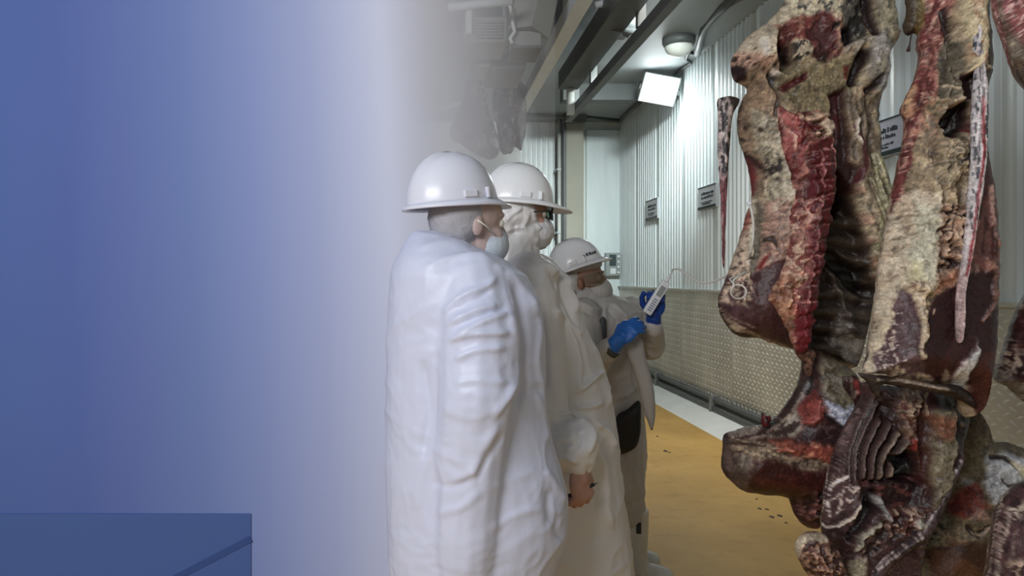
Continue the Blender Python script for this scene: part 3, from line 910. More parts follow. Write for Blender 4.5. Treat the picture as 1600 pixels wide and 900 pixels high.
def paint_hq1(f):
    A = ALL(f)
    f.blot(A, TAN, 34, 0.45, 0.6, 0.7)
    f.blot(A, PINK, 16, 0.58, 0.68, 0.5, off=4)
    # upper left fat lobe
    m = f.poly([(1232, -60), (1130, 85), (1134, 106), (1180, 108), (1218, 104), (1213, 40), (1225, -60)], FATL, 4, 4, h=0.035, hs=10)
    f.blot(m, (176, 160, 140), 20, 0.5, 0.6, 0.8)
    k = f.mask_poly([(1130, 76), (1180, 84), (1214, 98), (1214, 108), (1130, 108)], 8, 8)
    f.put(k, (186, 136, 112), 0.75); f.blot(k, (70, 45, 35), 4.5, 0.62, 0.66, 0.9)
    f.blot(m, (80, 60, 45), 4, 0.72, 0.76, 0.7, off=8)
    f.poly([(1184, 62), (1194, 62), (1196, 88), (1186, 90)], (200, 192, 184), 4, 4, 0.7)
    # hollow under it
    f.poly([(1134, 102), (1166, 104), (1167, 126), (1148, 131), (1134, 120)], (44, 20, 22), 3, 3, h=-0.05)
    f.line([(1138, 104), (1141, 116), (1147, 124)], 3, (120, 80, 78), 2, 1)
    # brown flank and light fat sheet
    f.poly([(1150, 132), (1206, 112), (1204, 200), (1190, 262), (1196, 320), (1170, 300), (1140, 190)], (140, 113, 88), 8, 8)
    m = f.poly([(1173, 172), (1212, 190), (1226, 230), (1244, 296), (1236, 318), (1202, 330), (1196, 262), (1178, 238)], (166, 152, 128), 6, 8, h=0.012)
    f.veins(m, (190, 178, 160), 18, 0.05, 0.6, ang=40, h=0.004)
    f.blot(f.mask_poly([(1194, 246), (1224, 246), (1220, 285), (1192, 282)], 6, 6), (52, 42, 42), 6, 0.48, 0.56, 0.85, h=-0.006)
    for (px, py) in ((1163, 199), (1158, 218), (1186, 202)):
        f.line([(px, py), (px + 3, py + 2)], 5, (58, 36, 28), 3, 1)
    f.line([(1207, 108), (1218, 122), (1232, 136), (1216, 130), (1204, 116)], 12, (52, 44, 42), 5, 4, h=-0.03)  # painted shadow in the fold below the fat lobe
    f.line([(1205, 128), (1216, 150), (1212, 180)], 7, (96, 74, 62), 5, 4, h=-0.012)
    f.line([(1200, 104), (1215, 112), (1238, 118)], 6, BONE, 3, 4, h=0.01)
    # blood-red edge on the far left
    f.line([(1156, 240), (1164, 256), (1172, 272), (1174, 304)], (4, 22, 12, 8), (134, 46, 46), 6, 5)
    f.line([(1160, 240), (1176, 250), (1190, 262)], 7, (70, 36, 30), 5, 4, h=-0.01)
    # top cream with dark stamp marks
    m = f.poly([(1216, -60), (1330, -60), (1330, 8), (1312, 22), (1250, 22), (1214, 38)], (182, 166, 138), 5, 8)
    f.blot(f.mask_poly([(1230, 8), (1300, 0), (1322, -10), (1330, 12), (1262, 22)], 5, 6), (58, 60, 64), 6, 0.5, 0.55, 0.85)
    f.veins(m, (208, 194, 166), 10, 0.06, 0.7, sx=2, ang=-20, h=0.005)
    f.poly([(1216, -30), (1230, -30), (1228, 8), (1218, 12)], (86, 66, 52), 4, 4, h=-0.02)
    # exposed red meat in the middle top
    m = f.poly([(1212, 40), (1252, 26), (1300, 20), (1316, 38), (1311, 76), (1296, 96), (1276, 92), (1262, 66), (1236, 60), (1220, 84), (1212, 72)], (132, 62, 56), 5, 8)
    f.blot(m, (92, 38, 38), 12, 0.48, 0.56, 0.85, sx=1.6, ang=-40, h=-0.012)
    f.blot(m, (172, 120, 100), 9, 0.58, 0.66, 0.75, sx=2, ang=-40, off=5, h=0.01)
    f.poly([(1272, 36), (1302, 36), (1306, 70), (1282, 92), (1274, 70)], (106, 60, 62), 5, 8, 0.8)
    f.line([(1312, 26), (1310, 50), (1312, 72)], 5, (176, 132, 110), 3, 3, h=0.012)
    f.poly([(1300, 34), (1311, 33), (1311, 42), (1302, 44)], DK, 3, 3)
    f.poly([(1213, 66), (1234, 70), (1243, 96), (1232, 112), (1222, 108), (1214, 92)], (42, 20, 20), 4, 4, h=-0.05, hs=8)
    f.poly([(1238, 64), (1262, 66), (1270, 84), (1250, 94), (1240, 84)], (170, 154, 130), 4, 6, h=0.012)
    f.blot(f.mask_poly([(1238, 64), (1264, 66), (1262, 92), (1242, 92)], 4, 4), (44, 40, 38), 5, 0.52, 0.58)
    # olive fat under it, red slit
    m = f.poly([(1236, 96), (1280, 96), (1332, 90), (1332, 172), (1268, 182), (1226, 160), (1214, 132)], (136, 120, 88), 7, 10)
    f.veins(m, (100, 88, 66), 16, 0.05, 0.6, h=-0.005)
    f.poly([(1226, 132), (1262, 111), (1264, 120), (1236, 139)], (98, 26, 28), 3, 3, h=-0.015)
    f.poly([(1276, 82), (1294, 82), (1292, 98), (1280, 98)], (60, 34, 28), 4, 5)
    f.poly([(1318, 104), (1326, 104), (1324, 124), (1318, 122)], (120, 44, 34), 3, 3)
    # grey-black gristle and hole
    m = f.poly([(1320, 0), (1346, -60), (1354, 30), (1348, 58), (1338, 66), (1322, 70), (1318, 40)], (86, 80, 74), 5, 8)
    f.blot(m, (40, 38, 36), 10, 0.46, 0.54, 0.85, sy=2, h=-0.015); f.veins(m, (150, 140, 122), 12, 0.05, 0.6, sy=2, ang=30)
    f.poly([(1320, 44), (1332, 42), (1336, 64), (1322, 70)], (18, 12, 12), 3, 3, h=-0.04)
    f.line([(1322, 80), (1326, 70), (1340, 66)], 5, (150, 138, 124), 3, 2, h=0.015)
    f.line([(1332, 84), (1342, 70), (1348, 62)], 7, (142, 128, 112), 3, 2, h=0.018)
    # shank column on the right
    m = f.poly([(1356, -60), (1400, -60), (1404, 40), (1400, 60), (1386, 80), (1380, 140), (1364, 150), (1346, 96), (1352, 60), (1360, 30)], (160, 148, 122), 5, 6, h=0.04, hs=12)
    f.poly([(1356, 58), (1376, 54), (1380, 140), (1368, 150), (1348, 110)], (154, 146, 140), 5, 6, h=0.012)
    f.blot(m, (126, 116, 94), 16, 0.54, 0.62, 0.7, sy=2.5)
    f.line([(1352, -40), (1356, 20), (1360, 56)], 8, (48, 30, 30), 4, 3, h=-0.03)
    f.line([(1346, 84), (1340, 104), (1333, 128)], 13, (44, 28, 26), 4, 3, h=-0.03)
    f.poly([(1352, 140), (1360, 126), (1368, 120), (1366, 134), (1356, 150)], (38, 24, 20), 3, 3, h=-0.025)
    f.poly([(1384, 84), (1398, 60), (1408, 60), (1404, 92), (1394, 134), (1391, 176), (1380, 176), (1379, 120)], (82, 34, 36), 4, 4)
    f.poly([(1388, 60), (1404, 48), (1409, 66), (1403, 88), (1394, 88)], (150, 116, 88), 4, 5, h=0.015)
    # lower right sheet with vertical streaks
    m = f.poly([(1318, 150), (1392, 150), (1390, 230), (1398, 300), (1366, 320), (1340, 250), (1318, 220)], (128, 108, 86), 6, 8)
    f.blot(m, (84, 66, 52), 14, 0.48, 0.58, 0.7, sx=0.5, sy=4, ang=-8, h=-0.012)
    f.blot(m, (160, 142, 112), 10, 0.6, 0.68, 0.7, sx=0.5, sy=5, ang=-8, off=6, h=0.008)
    m = f.poly([(1300, 146), (1322, 140), (1332, 250), (1346, 262), (1342, 300), (1322, 340), (1304, 330), (1300, 220)], (66, 32, 30), 5, 6, h=-0.03)
    f.poly([(1302, 146), (1318, 142), (1320, 210), (1306, 214)], (96, 36, 40), 4, 5)
    f.line([(1310, 190), (1314, 206), (1314, 222)], 5, (136, 96, 104), 3, 3)
    f.line([(1338, 200), (1348, 216), (1352, 256), (1344, 280)], 8, (104, 40, 44), 4, 4)
    f.line([(1342, 186), (1338, 212), (1346, 222)], 4, BONE, 2, 3, h=0.01)
    # chest cavity with ribs seen from inside
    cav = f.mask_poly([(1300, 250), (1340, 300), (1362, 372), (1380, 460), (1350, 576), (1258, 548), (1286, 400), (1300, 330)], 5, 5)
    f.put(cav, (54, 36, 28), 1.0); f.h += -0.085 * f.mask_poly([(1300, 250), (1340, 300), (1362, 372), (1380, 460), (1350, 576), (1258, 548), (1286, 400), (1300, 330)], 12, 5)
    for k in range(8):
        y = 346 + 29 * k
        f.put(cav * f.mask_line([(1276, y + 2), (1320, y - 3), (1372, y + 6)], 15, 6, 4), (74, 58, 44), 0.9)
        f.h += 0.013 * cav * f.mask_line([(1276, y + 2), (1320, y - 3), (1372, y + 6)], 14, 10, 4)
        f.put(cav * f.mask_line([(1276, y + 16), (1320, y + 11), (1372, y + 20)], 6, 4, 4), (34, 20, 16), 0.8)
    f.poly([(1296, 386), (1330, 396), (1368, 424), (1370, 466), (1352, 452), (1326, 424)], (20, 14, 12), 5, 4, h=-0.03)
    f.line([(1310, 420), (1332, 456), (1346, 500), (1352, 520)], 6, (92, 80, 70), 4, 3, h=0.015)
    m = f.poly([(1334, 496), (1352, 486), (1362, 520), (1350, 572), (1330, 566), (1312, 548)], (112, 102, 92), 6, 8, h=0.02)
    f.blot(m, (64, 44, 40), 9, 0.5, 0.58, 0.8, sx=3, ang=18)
    # left lower flank
    m = f.poly([(1172, 318), (1196, 330), (1184, 400), (1178, 470), (1112, 470), (1140, 400), (1158, 344)], (184, 158, 134), 5, 5, h=0.01)
    f.poly([(1166, 326), (1178, 326), (1174, 352), (1160, 366), (1158, 344)], (172, 92, 74), 6, 5, 0.9)
    f.line([(1172, 316), (1177, 334), (1176, 380), (1170, 410)], 7, (196, 186, 162), 3, 3, h=0.008)
    f.blot(m, (96, 70, 62), 5, 0.62, 0.67, 0.8)
    k = f.mask_poly([(1116, 436), (1174, 428), (1176, 478), (1150, 472), (1116, 484)], 6, 6)
    f.blot(k, (92, 56, 56), 7, 0.46, 0.54, 0.9, sx=0.7, sy=1.5, h=-0.006)
    f.line([(1186, 320), (1184, 380), (1178, 430)], 13, (112, 100, 84), 5, 4, h=-0.02)  # shadow gap painted as a darker band, with a shallow groove
    m = f.poly([(1196, 322), (1252, 296), (1240, 380), (1222, 408), (1182, 428), (1192, 380)], (166, 128, 110), 6, 8, h=0.008)
    f.veins(m, (120, 84, 72), 16, 0.05, 0.7, sx=1.6, h=-0.006); f.blot(m, (190, 158, 136), 12, 0.58, 0.66, 0.7, off=3)
    f.line([(1196, 374), (1206, 370), (1214, 382)], 6, (66, 48, 42), 3, 3, h=-0.012)
    f.line([(1188, 418), (1194, 404), (1200, 398)], 6, (140, 44, 42), 3, 3)
    f.blot(f.mask_poly([(1210, 280), (1250, 280), (1240, 336), (1206, 330)], 6, 6), (188, 172, 150), 12, 0.5, 0.58, 0.8, sx=2, ang=-50, h=0.008)
    # maroon muscle
    m = f.poly([(1174, 432), (1200, 416), (1226, 402), (1250, 396), (1230, 470), (1240, 552), (1206, 540), (1168, 522), (1128, 494), (1114, 472), (1140, 474), (1174, 480)], (84, 46, 48), 4, 5)
    f.blot(m, (108, 70, 74), 22, 0.5, 0.62, 0.6, sy=2, ang=30)
    f.line([(1148, 470), (1152, 486), (1150, 500)], 5, (110, 72, 76), 3, 3, h=0.008)
    f.line([(1116, 474), (1130, 500), (1146, 522), (1174, 530), (1214, 541)], 9, (48, 26, 26), 3, 3, h=-0.006)
    f.line([(1122, 482), (1140, 500), (1164, 516), (1200, 532), (1236, 546)], 3.2, (168, 142, 118), 2, 3, h=0.012)
    f.line([(1134, 486), (1152, 502), (1180, 512)], 2.4, (142, 112, 96), 2, 3, h=0.008)


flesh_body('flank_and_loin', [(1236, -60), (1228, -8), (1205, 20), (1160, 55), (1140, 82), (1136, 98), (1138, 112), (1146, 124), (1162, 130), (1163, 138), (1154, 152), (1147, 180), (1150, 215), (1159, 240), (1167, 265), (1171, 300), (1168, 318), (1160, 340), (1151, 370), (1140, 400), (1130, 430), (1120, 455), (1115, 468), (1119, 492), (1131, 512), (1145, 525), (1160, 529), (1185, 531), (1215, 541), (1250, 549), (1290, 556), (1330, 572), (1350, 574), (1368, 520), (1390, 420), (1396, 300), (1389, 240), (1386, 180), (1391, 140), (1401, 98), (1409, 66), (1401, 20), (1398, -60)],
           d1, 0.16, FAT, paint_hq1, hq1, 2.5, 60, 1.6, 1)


def paint_spine(f):
    A = ALL(f)
    f.blot(A, (176, 116, 100), 9, 0.46, 0.56, 0.85, sy=1.8, ang=20, h=0.006)
    f.blot(A, (96, 30, 32), 10, 0.54, 0.6, 0.8, off=6, h=-0.008)
    f.poly([(1212, 165), (1240, 168), (1256, 184), (1250, 214), (1262, 240), (1244, 260), (1228, 230)], (168, 88, 82), 6, 8, 0.7)
    m = f.poly([(1262, 174), (1300, 178), (1304, 206), (1280, 222), (1266, 206)], (198, 172, 146), 5, 8, h=0.02)
    f.blot(m, (92, 50, 40), 8, 0.54, 0.6, 0.9, h=-0.02)
    f.line([(1250, 180), (1284, 188)], 8, (186, 150, 124), 4, 6, h=0.012); f.line([(1250, 196), (1274, 200)], 8, (118, 34, 34), 3, 5)
    # vertebrae
    f.poly([(1262, 226), (1304, 214), (1308, 300), (1298, 360), (1282, 440), (1268, 546), (1246, 552), (1246, 480), (1260, 420), (1268, 340), (1262, 290)], (112, 30, 36), 4, 5)
    for k in range(14):
        t = k / 13.0
        cx = np.interp(t, [0, 0.25, 0.5, 0.75, 1], [1284, 1288, 1278, 1266, 1254]); cy = 236 + 306 * t
        w = np.interp(t, [0, 0.4, 1], [17, 15, 11])
        f.line([(cx - w, cy + 2), (cx, cy - 1), (cx + w, cy - 3)], 2.4, (186, 120, 110) if k % 3 else (206, 168, 150), 2, 5, (0.5, 0.75, 0.4)[k % 3], h=0.010)
        f.h += 0.014 * f.mask_poly([(cx - w, cy + 4), (cx + w, cy), (cx + w, cy + 17), (cx - w, cy + 20)], 4, 2)
    f.line([(1282, 236), (1284, 300), (1276, 350), (1266, 420), (1256, 500), (1250, 545)], 2.6, (184, 120, 116), 2, 3, 0.8, h=0.01)
    f.line([(1300, 214), (1304, 260), (1308, 300), (1298, 360)], 4, (196, 164, 142), 2, 3, 0.85, h=0.014)
    # left fleshy apron
    m = f.poly([(1238, 330), (1262, 330), (1262, 420), (1244, 500), (1240, 540), (1196, 466), (1214, 430), (1228, 390)], (168, 112, 96), 5, 5)
    f.blot(m, (128, 56, 52), 9, 0.5, 0.57, 0.85, sy=1.8, ang=25, h=-0.008); f.blot(m, (200, 166, 140), 7, 0.56, 0.62, 0.85, off=5, h=0.01)
    k = f.mask_poly([(1212, 432), (1244, 430), (1244, 500), (1236, 530), (1200, 468)], 6, 5)
    f.put(k, (188, 140, 104), 0.55); f.blot(k, (140, 78, 52), 7, 0.52, 0.6, 0.8, off=2, h=-0.008)
    f.poly([(1246, 480), (1276, 470), (1268, 550), (1244, 556)], (136, 22, 32), 5, 5, 0.75)
    f.blot(f.mask_poly([(1230, 300), (1290, 296), (1276, 350), (1232, 372)], 6, 6), (192, 146, 130), 8, 0.5, 0.56, 0.7, off=11, h=0.008)
    f.line([(1212, 170), (1222, 196), (1240, 212), (1244, 232)], 4, (206, 150, 134), 2, 4, h=0.008)


flesh_body('spine', [(1214, 164), (1236, 174), (1262, 172), (1288, 172), (1303, 184), (1305, 230), (1311, 290), (1306, 320), (1299, 360), (1291, 400), (1281, 450), (1273, 500), (1267, 538), (1256, 554), (1244, 548), (1235, 532), (1222, 502), (1200, 472), (1197, 464), (1214, 434), (1227, 390), (1234, 340), (1238, 290), (1226, 240), (1216, 200)],
           d1 - 0.155, 0.06, RED, paint_spine, hq1, 2.2, 26, 3.2, 2, rough_h=0.006)


def paint_tail1(f):
    A = ALL(f)
    up = 1 - sstep(262, 300, f.y)
    f.put(A - up, (158, 92, 96), 1.0)
    f.blot(up, (48, 44, 46), 7, 0.5, 0.55, 0.9, sx=0.6, sy=1.6)
    f.blot(A - up, (196, 164, 160), 6, 0.56, 0.62, 0.7, sx=0.5, sy=3)
    f.line([(1133, 280), (1132, 340), (1130, 416)], 3, (110, 42, 50), 2, 2)
    f.poly([(1140, 150), (1160, 150), (1154, 168), (1146, 180)], (70, 56, 52), 4, 3)


flesh_body('tail', [(1119, 158), (1124, 152), (1138, 149), (1152, 151), (1158, 156), (1154, 166), (1147, 178), (1143, 205), (1140, 240), (1137, 290), (1134, 350), (1133, 400), (1131, 420), (1128, 400), (1126, 330), (1123, 280), (1120, 230), (1121, 190)],
           d1 - 0.05, 0.03, (160, 144, 140), paint_tail1, hq1, 1.6, 12, 0.8, 3, rough_h=0.002, seg=3)


def paint_strip(f):
    A = ALL(f)
    f.blot(A, (100, 92, 66), 7, 0.5, 0.56, 0.85, sx=0.45, sy=6, ang=-22, h=-0.012)
    f.blot(A, (186, 174, 140), 6, 0.58, 0.64, 0.8, sx=0.45, sy=6, ang=-22, off=5, h=0.008)
    f.blot(f.mask_poly([(1330, 250), (1352, 250), (1356, 280), (1334, 300)], 5, 5), (180, 140, 120), 6, 0.45, 0.55)


flesh_body('belly_strip', [(1342, 246), (1358, 232), (1376, 236), (1388, 262), (1397, 300), (1390, 340), (1376, 388), (1369, 396), (1362, 360), (1356, 330), (1344, 306), (1332, 292)],
           d1 - 0.12, 0.03, (148, 140, 106), paint_strip, hq1, 2.2, 14, 2.2, 4)
MB().tube([P(1332, 300, d1 - 0.1), P(1350, 330, d1 - 0.11), P(1362, 366, d1 - 0.11), P(1371, 396, d1 - 0.1)], 0.006, 6).build('sinew', mat('sinew', (150, 136, 124), 0.5, var=0.1), hq1, True)


def paint_shred(f):
    A = ALL(f)
    f.blot(A, (130, 90, 70), 6, 0.48, 0.55, 0.85, sx=0.6, sy=2); f.blot(A, (60, 26, 26), 6, 0.55, 0.6, 0.85, off=4)


flesh_body('hanging_shred', [(1240, 540), (1262, 542), (1276, 548), (1274, 566), (1266, 590), (1258, 582), (1254, 566), (1244, 556)],
           d1 - 0.14, 0.03, (112, 72, 52), paint_shred, hq1, 1.8, 10, 3, 8)

# hook and shank above the frame
M_HOOK = mat('hook_steel', (170, 172, 174), 0.3, metal=0.9, var=0.05)


def meat_hook(px, d, ztop, zbot, label):
    x = bx(px, d)
    o = empty('meat_hook', (x, d, zbot)); tag(o, label, 'hook', 'steel hooks carrying the beef')
    pts = [(x, d, ztop), (x, d, zbot + 0.16), (x + 0.02, d, zbot + 0.08)]
    for k in range(7):
        w = math.radians(20 + 30 * k)
        pts.append((x - 0.03 + 0.06 * math.cos(-w), d, zbot + 0.06 + 0.06 * math.sin(-w)))
    MB().tube(pts, 0.009, 8).build('shaft', M_HOOK, o, True)
    MB().tube([(x, d - 0.03, ztop), (x, d + 0.03, ztop)], 0.045, 16).build('trolley_wheel', M_HOOK, o, True)


# ---------------------------------------------------------------- right hindquarter
d2 = 2.35
hq2 = empty('beef_hindquarter', P(1450, 590, d2))
tag(hq2, 'right hanging beef hindquarter, cream fat above dark purple muscle, with a long white tail', 'meat', 'hanging beef quarters')


def paint_hq2(f):
    A = ALL(f)
    f.blot(A, TAN, 30, 0.45, 0.6, 0.7)
    # mid tan body
    m = f.poly([(1420, 140), (1510, 140), (1512, 330), (1470, 336), (1392, 340), (1406, 250)], (148, 126, 98), 8, 10)
    f.blot(m, (176, 156, 124), 16, 0.52, 0.6, 0.7, sy=1.6, h=0.008); f.blot(m, (108, 88, 66), 18, 0.55, 0.63, 0.6, sy=2, off=7, h=-0.01)
    # red strip down the left edge
    m = f.mask_line([(1458, 30), (1446, 80), (1436, 130), (1424, 180), (1416, 230), (1404, 272), (1394, 320), (1382, 360)], (34, 30, 34, 34, 26, 24, 22, 12), 5, 8)
    f.put(m, (134, 60, 58)); f.blot(m, (88, 32, 34), 8, 0.48, 0.54, 0.85, sx=0.6, sy=2.4, ang=12, h=-0.01); f.blot(m, (188, 140, 122), 6, 0.56, 0.61, 0.85, sx=0.6, sy=2.4, ang=12, off=5, h=0.01)
    m = f.poly([(1408, 158), (1424, 128), (1434, 132), (1426, 180), (1412, 180)], (186, 142, 104), 5, 6, h=0.015)
    f.blot(f.mask_poly([(1410, 150), (1470, 140), (1470, 210), (1416, 210)], 8, 8), (170, 122, 96), 8, 0.5, 0.58, 0.7)
    m = f.poly([(1440, -60), (1486, -60), (1486, 14), (1476, 60), (1468, 90), (1464, 150), (1446, 150), (1440, 110), (1450, 40)], (160, 98, 88), 5, 6)
    f.blot(m, (110, 46, 44), 8, 0.5, 0.56, 0.85, sx=0.6, sy=2.2, ang=10, h=-0.012); f.blot(m, (194, 152, 134), 7, 0.58, 0.63, 0.8, sx=0.6, sy=2, off=5, h=0.01)
    # dark cleft, olive sheet
    f.line([(1476, 20), (1482, 40), (1486, 70), (1498, 120)], (16, 10, 8, 6), (44, 22, 20), 4, 4, h=-0.03)
    m = f.poly([(1470, 70), (1482, 60), (1500, 70), (1510, 150), (1466, 152)], (104, 94, 76), 5, 6)
    f.blot(m, (74, 62, 50), 12, 0.5, 0.58, 0.8, sy=2, ang=20, h=-0.01); f.veins(m, (130, 118, 96), 14, 0.04, 0.6, sy=2, ang=20)
    f.line([(1476, 134), (1500, 138)], 2.5, (178, 158, 130), 2, 2, h=0.008); f.line([(1494, 156), (1508, 154), (1524, 156)], 3, (178, 158, 140), 2, 2, h=0.008)
    # cream column
    m = f.poly([(1488, -60), (1524, -60), (1534, 10), (1534, 108), (1520, 112), (1512, 118), (1502, 70), (1492, 20)], (192, 174, 136), 4, 5, h=0.035, hs=9)
    f.blot(m, (160, 118, 90), 9, 0.55, 0.62, 0.7, sy=1.8); f.poly([(1508, 72), (1518, 72), (1514, 94), (1508, 92)], (126, 78, 58), 4, 4)
    f.poly([(1504, 114), (1532, 108), (1536, 152), (1510, 152)], (44, 20, 20), 4, 4, h=-0.03)
    f.poly([(1534, -60), (1560, -60), (1562, 112), (1546, 168), (1544, 110)], (66, 52, 42), 4, 4)
    f.blot(f.mask_poly([(1536, -60), (1562, -60), (1560, 130), (1546, 160)], 4, 4), (92, 78, 60), 10, 0.5, 0.6, sy=4)
    f.line([(1544, 104), (1551, 105)], 5, (200, 178, 150), 2, 1)
    # open hole beside the tail
    f.poly([(1486, 166), (1522, 154), (1522, 198), (1502, 214), (1484, 210), (1477, 192)], (30, 14, 15), 3, 4, h=-0.055, hs=6)
    f.line([(1474, 178), (1484, 168), (1496, 162)], 5, (160, 142, 118), 3, 3, h=0.012)
    f.line([(1484, 198), (1487, 202)], 7, (176, 162, 148), 3, 1, h=0.03)
    f.line([(1518, 200), (1518, 236)], 4, (112, 40, 42), 3, 2)
    m = f.poly([(1476, 216), (1514, 214), (1512, 268), (1486, 300), (1472, 262)], (160, 140, 110), 6, 8, h=0.012)
    f.veins(m, (98, 80, 62), 9, 0.06, 0.8, h=-0.008); f.blot(f.mask_poly([(1498, 240), (1516, 240), (1512, 266), (1498, 262)], 4, 4), (52, 38, 36), 5, 0.45, 0.52)
    # broad cream fat
    m = f.poly([(1398, 316), (1430, 292), (1468, 312), (1476, 330), (1466, 400), (1462, 446), (1440, 462), (1432, 452), (1410, 448), (1396, 486), (1372, 530), (1350, 590), (1330, 590), (1352, 520), (1368, 420), (1378, 370)], (194, 177, 152), 5, 7, h=0.014)
    f.blot(m, (172, 146, 118), 18, 0.52, 0.62, 0.6); f.blot(m, (120, 98, 76), 4.5, 0.68, 0.72, 0.6)
    k = f.mask_poly([(1432, 318), (1460, 322), (1458, 440), (1420, 448), (1414, 400), (1430, 370)], 8, 8)
    f.put(k, (168, 168, 146), 0.65); f.put(f.mask_poly([(1418, 410), (1440, 410), (1438, 446), (1418, 446)], 8, 6), (188, 178, 124), 0.6)
    for y in (336, 350, 366):
        f.line([(1392, y + 12), (1420, y + 2), (1460, y)], 1.6, (140, 118, 96), 2, 5, 0.7, h=-0.006)
    # lumpy folds
    m = f.poly([(1464, 318), (1512, 318), (1508, 380), (1500, 420), (1472, 446), (1456, 440), (1464, 400)], (162, 126, 104), 5, 6)
    f.blot(m, (190, 160, 134), 9, 0.5, 0.6, 0.75, h=0.012); f.veins(m, (62, 40, 34), 15, 0.06, 0.9, sx=1.5, h=-0.018)
    f.line([(1470, 402), (1484, 406), (1498, 412)], 6, (52, 34, 30), 3, 4, h=-0.015); f.line([(1484, 330), (1478, 352), (1462, 362)], 4, (64, 42, 36), 3, 4, h=-0.015)
    m = f.poly([(1458, 434), (1500, 418), (1494, 448), (1458, 458)], (154, 104, 80), 5, 5)
    # right red side
    m = f.poly([(1516, 300), (1570, 300), (1572, 432), (1518, 432)], (118, 68, 62), 6, 6)
    f.blot(m, (150, 104, 88), 11, 0.52, 0.6, 0.7, sx=0.7, sy=2.2, h=0.006); f.blot(m, (74, 28, 28), 11, 0.55, 0.62, 0.8, sx=0.7, sy=2.5, off=6)
    f.poly([(1522, 190), (1550, 200), (1562, 290), (1560, 310), (1520, 310)], (92, 48, 46), 5, 5); f.line([(1548, 292), (1552, 330), (1558, 372)], 6, (168, 128, 118), 3, 3)
    # dark maroon
    m = f.poly([(1462, 460), (1494, 448), (1516, 424), (1572, 424), (1572, 566), (1536, 600), (1440, 604), (1444, 500)], (54, 20, 24), 4, 5)
    f.blot(m, (76, 32, 34), 26, 0.5, 0.62, 0.7, sy=2)
    f.line([(1560, 400), (1556, 440), (1550, 480), (1534, 502)], (9, 7, 7, 3), (132, 92, 84), 3, 4, h=0.006)
    f.line([(1460, 484), (1458, 490)], 3, (168, 138, 120), 2, 1)
    # purple muscle with white web
    m = f.poly([(1404, 452), (1420, 456), (1438, 480), (1444, 520), (1444, 600), (1360, 588), (1366, 552), (1384, 504)], (96, 66, 72), 4, 5)
    f.blot(m, (120, 92, 96), 20, 0.52, 0.62, 0.6)
    k = m * f.mask_poly([(1372, 486), (1414, 480), (1420, 596), (1356, 592)], 8, 8)
    f.veins(k, (190, 172, 160), 11, 0.035, 0.85, h=0.005); f.blot(k, (186, 168, 150), 6, 0.66, 0.7, 0.8, off=4, h=0.006)
    m = f.line([(1428, 446), (1438, 470), (1441, 510), (1440, 560)], (26, 16, 11, 7), (190, 168, 140), 3, 6, h=0.012)
    f.blot(m, (132, 98, 76), 5, 0.58, 0.63, 0.8)
    m = f.mask_line([(1346, 580), (1380, 584), (1420, 590), (1450, 594)], 22, 8, 14)
    f.blot(m, (198, 182, 160), 8, 0.44, 0.54, 0.9, sx=0.5, sy=2.2, h=0.008)
    f.line([(1354, 588), (1360, 560), (1376, 530), (1392, 492)], 15, (196, 178, 150), 4, 8, h=0.006)
    m = f.poly([(1484, 604), (1494, 574), (1512, 556), (1526, 534), (1528, 552), (1514, 580), (1508, 604)], (178, 174, 172), 4, 8, h=0.008)
    f.poly([(1470, 604), (1474, 574), (1482, 580), (1484, 604)], (164, 144, 130), 3, 5)
    f.poly([(1534, 552), (1570, 540), (1556, 624), (1530, 664), (1514, 612), (1520, 580)], (84, 36, 30), 5, 5)


flesh_body('round_and_rump', [(1446, -70), (1448, 20), (1441, 60), (1446, 78), (1440, 104), (1426, 132), (1412, 158), (1411, 172), (1419, 184), (1414, 220), (1406, 250), (1394, 300), (1381, 360), (1373, 400), (1368, 430), (1362, 480), (1356, 510), (1351, 550), (1341, 578), (1341, 586), (1370, 587), (1400, 594), (1440, 600), (1490, 606), (1512, 622), (1522, 652), (1532, 654), (1546, 636), (1560, 580), (1566, 540), (1568, 480), (1568, 350), (1561, 290), (1550, 240), (1546, 200), (1549, 150), (1559, 110), (1557, 60), (1552, 20), (1554, -70)],
           d2, 0.125, FAT, paint_hq2, hq2, 2.4, 50, 2.2, 5)


def paint_tail2(f):
    A = ALL(f)
    f.blot(A, (190, 186, 190), 7, 0.46, 0.56, 0.8, sx=0.5, sy=3)
    hi = 1 - sstep(330, 400, f.y)
    f.blot(hi, (70, 74, 84), 6, 0.56, 0.6, 0.9, sx=0.5, sy=2.6, off=3)
    lo = sstep(400, 450, f.y)
    f.put(lo, (176, 140, 138), 0.75)
    f.line([(1536, 150), (1537, 240), (1530, 290), (1526, 330), (1516, 400), (1510, 430)], 4, (152, 34, 42), 3, 2, 0.9)
    f.line([(1534, 60), (1536, 120), (1533, 200), (1524, 270)], 2.5, (120, 112, 112), 2, 2, 0.7, h=-0.006)


flesh_body('tail', [(1524, 34), (1532, 40), (1538, 90), (1545, 130), (1546, 190), (1543, 250), (1538, 290), (1530, 330), (1522, 375), (1513, 420), (1505, 460), (1504, 500), (1501, 528), (1496, 538), (1492, 520), (1492, 480), (1494, 450), (1502, 410), (1509, 360), (1513, 310), (1518, 260), (1520, 200), (1522, 150), (1526, 110), (1522, 70)],
           d2 - 0.145, 0.028, (192, 180, 180), paint_tail2, hq2, 1.7, 11, 0.8, 6, rough_h=0.002, seg=3)


def paint_flap2(f):
    A = ALL(f)
    f.poly([(1450, -80), (1432, -70), (1428, 60), (1440, 90), (1460, 40)], (124, 104, 62), 4, 4)
    f.blot(A, (92, 74, 42), 14, 0.54, 0.62, 0.7, sy=2)


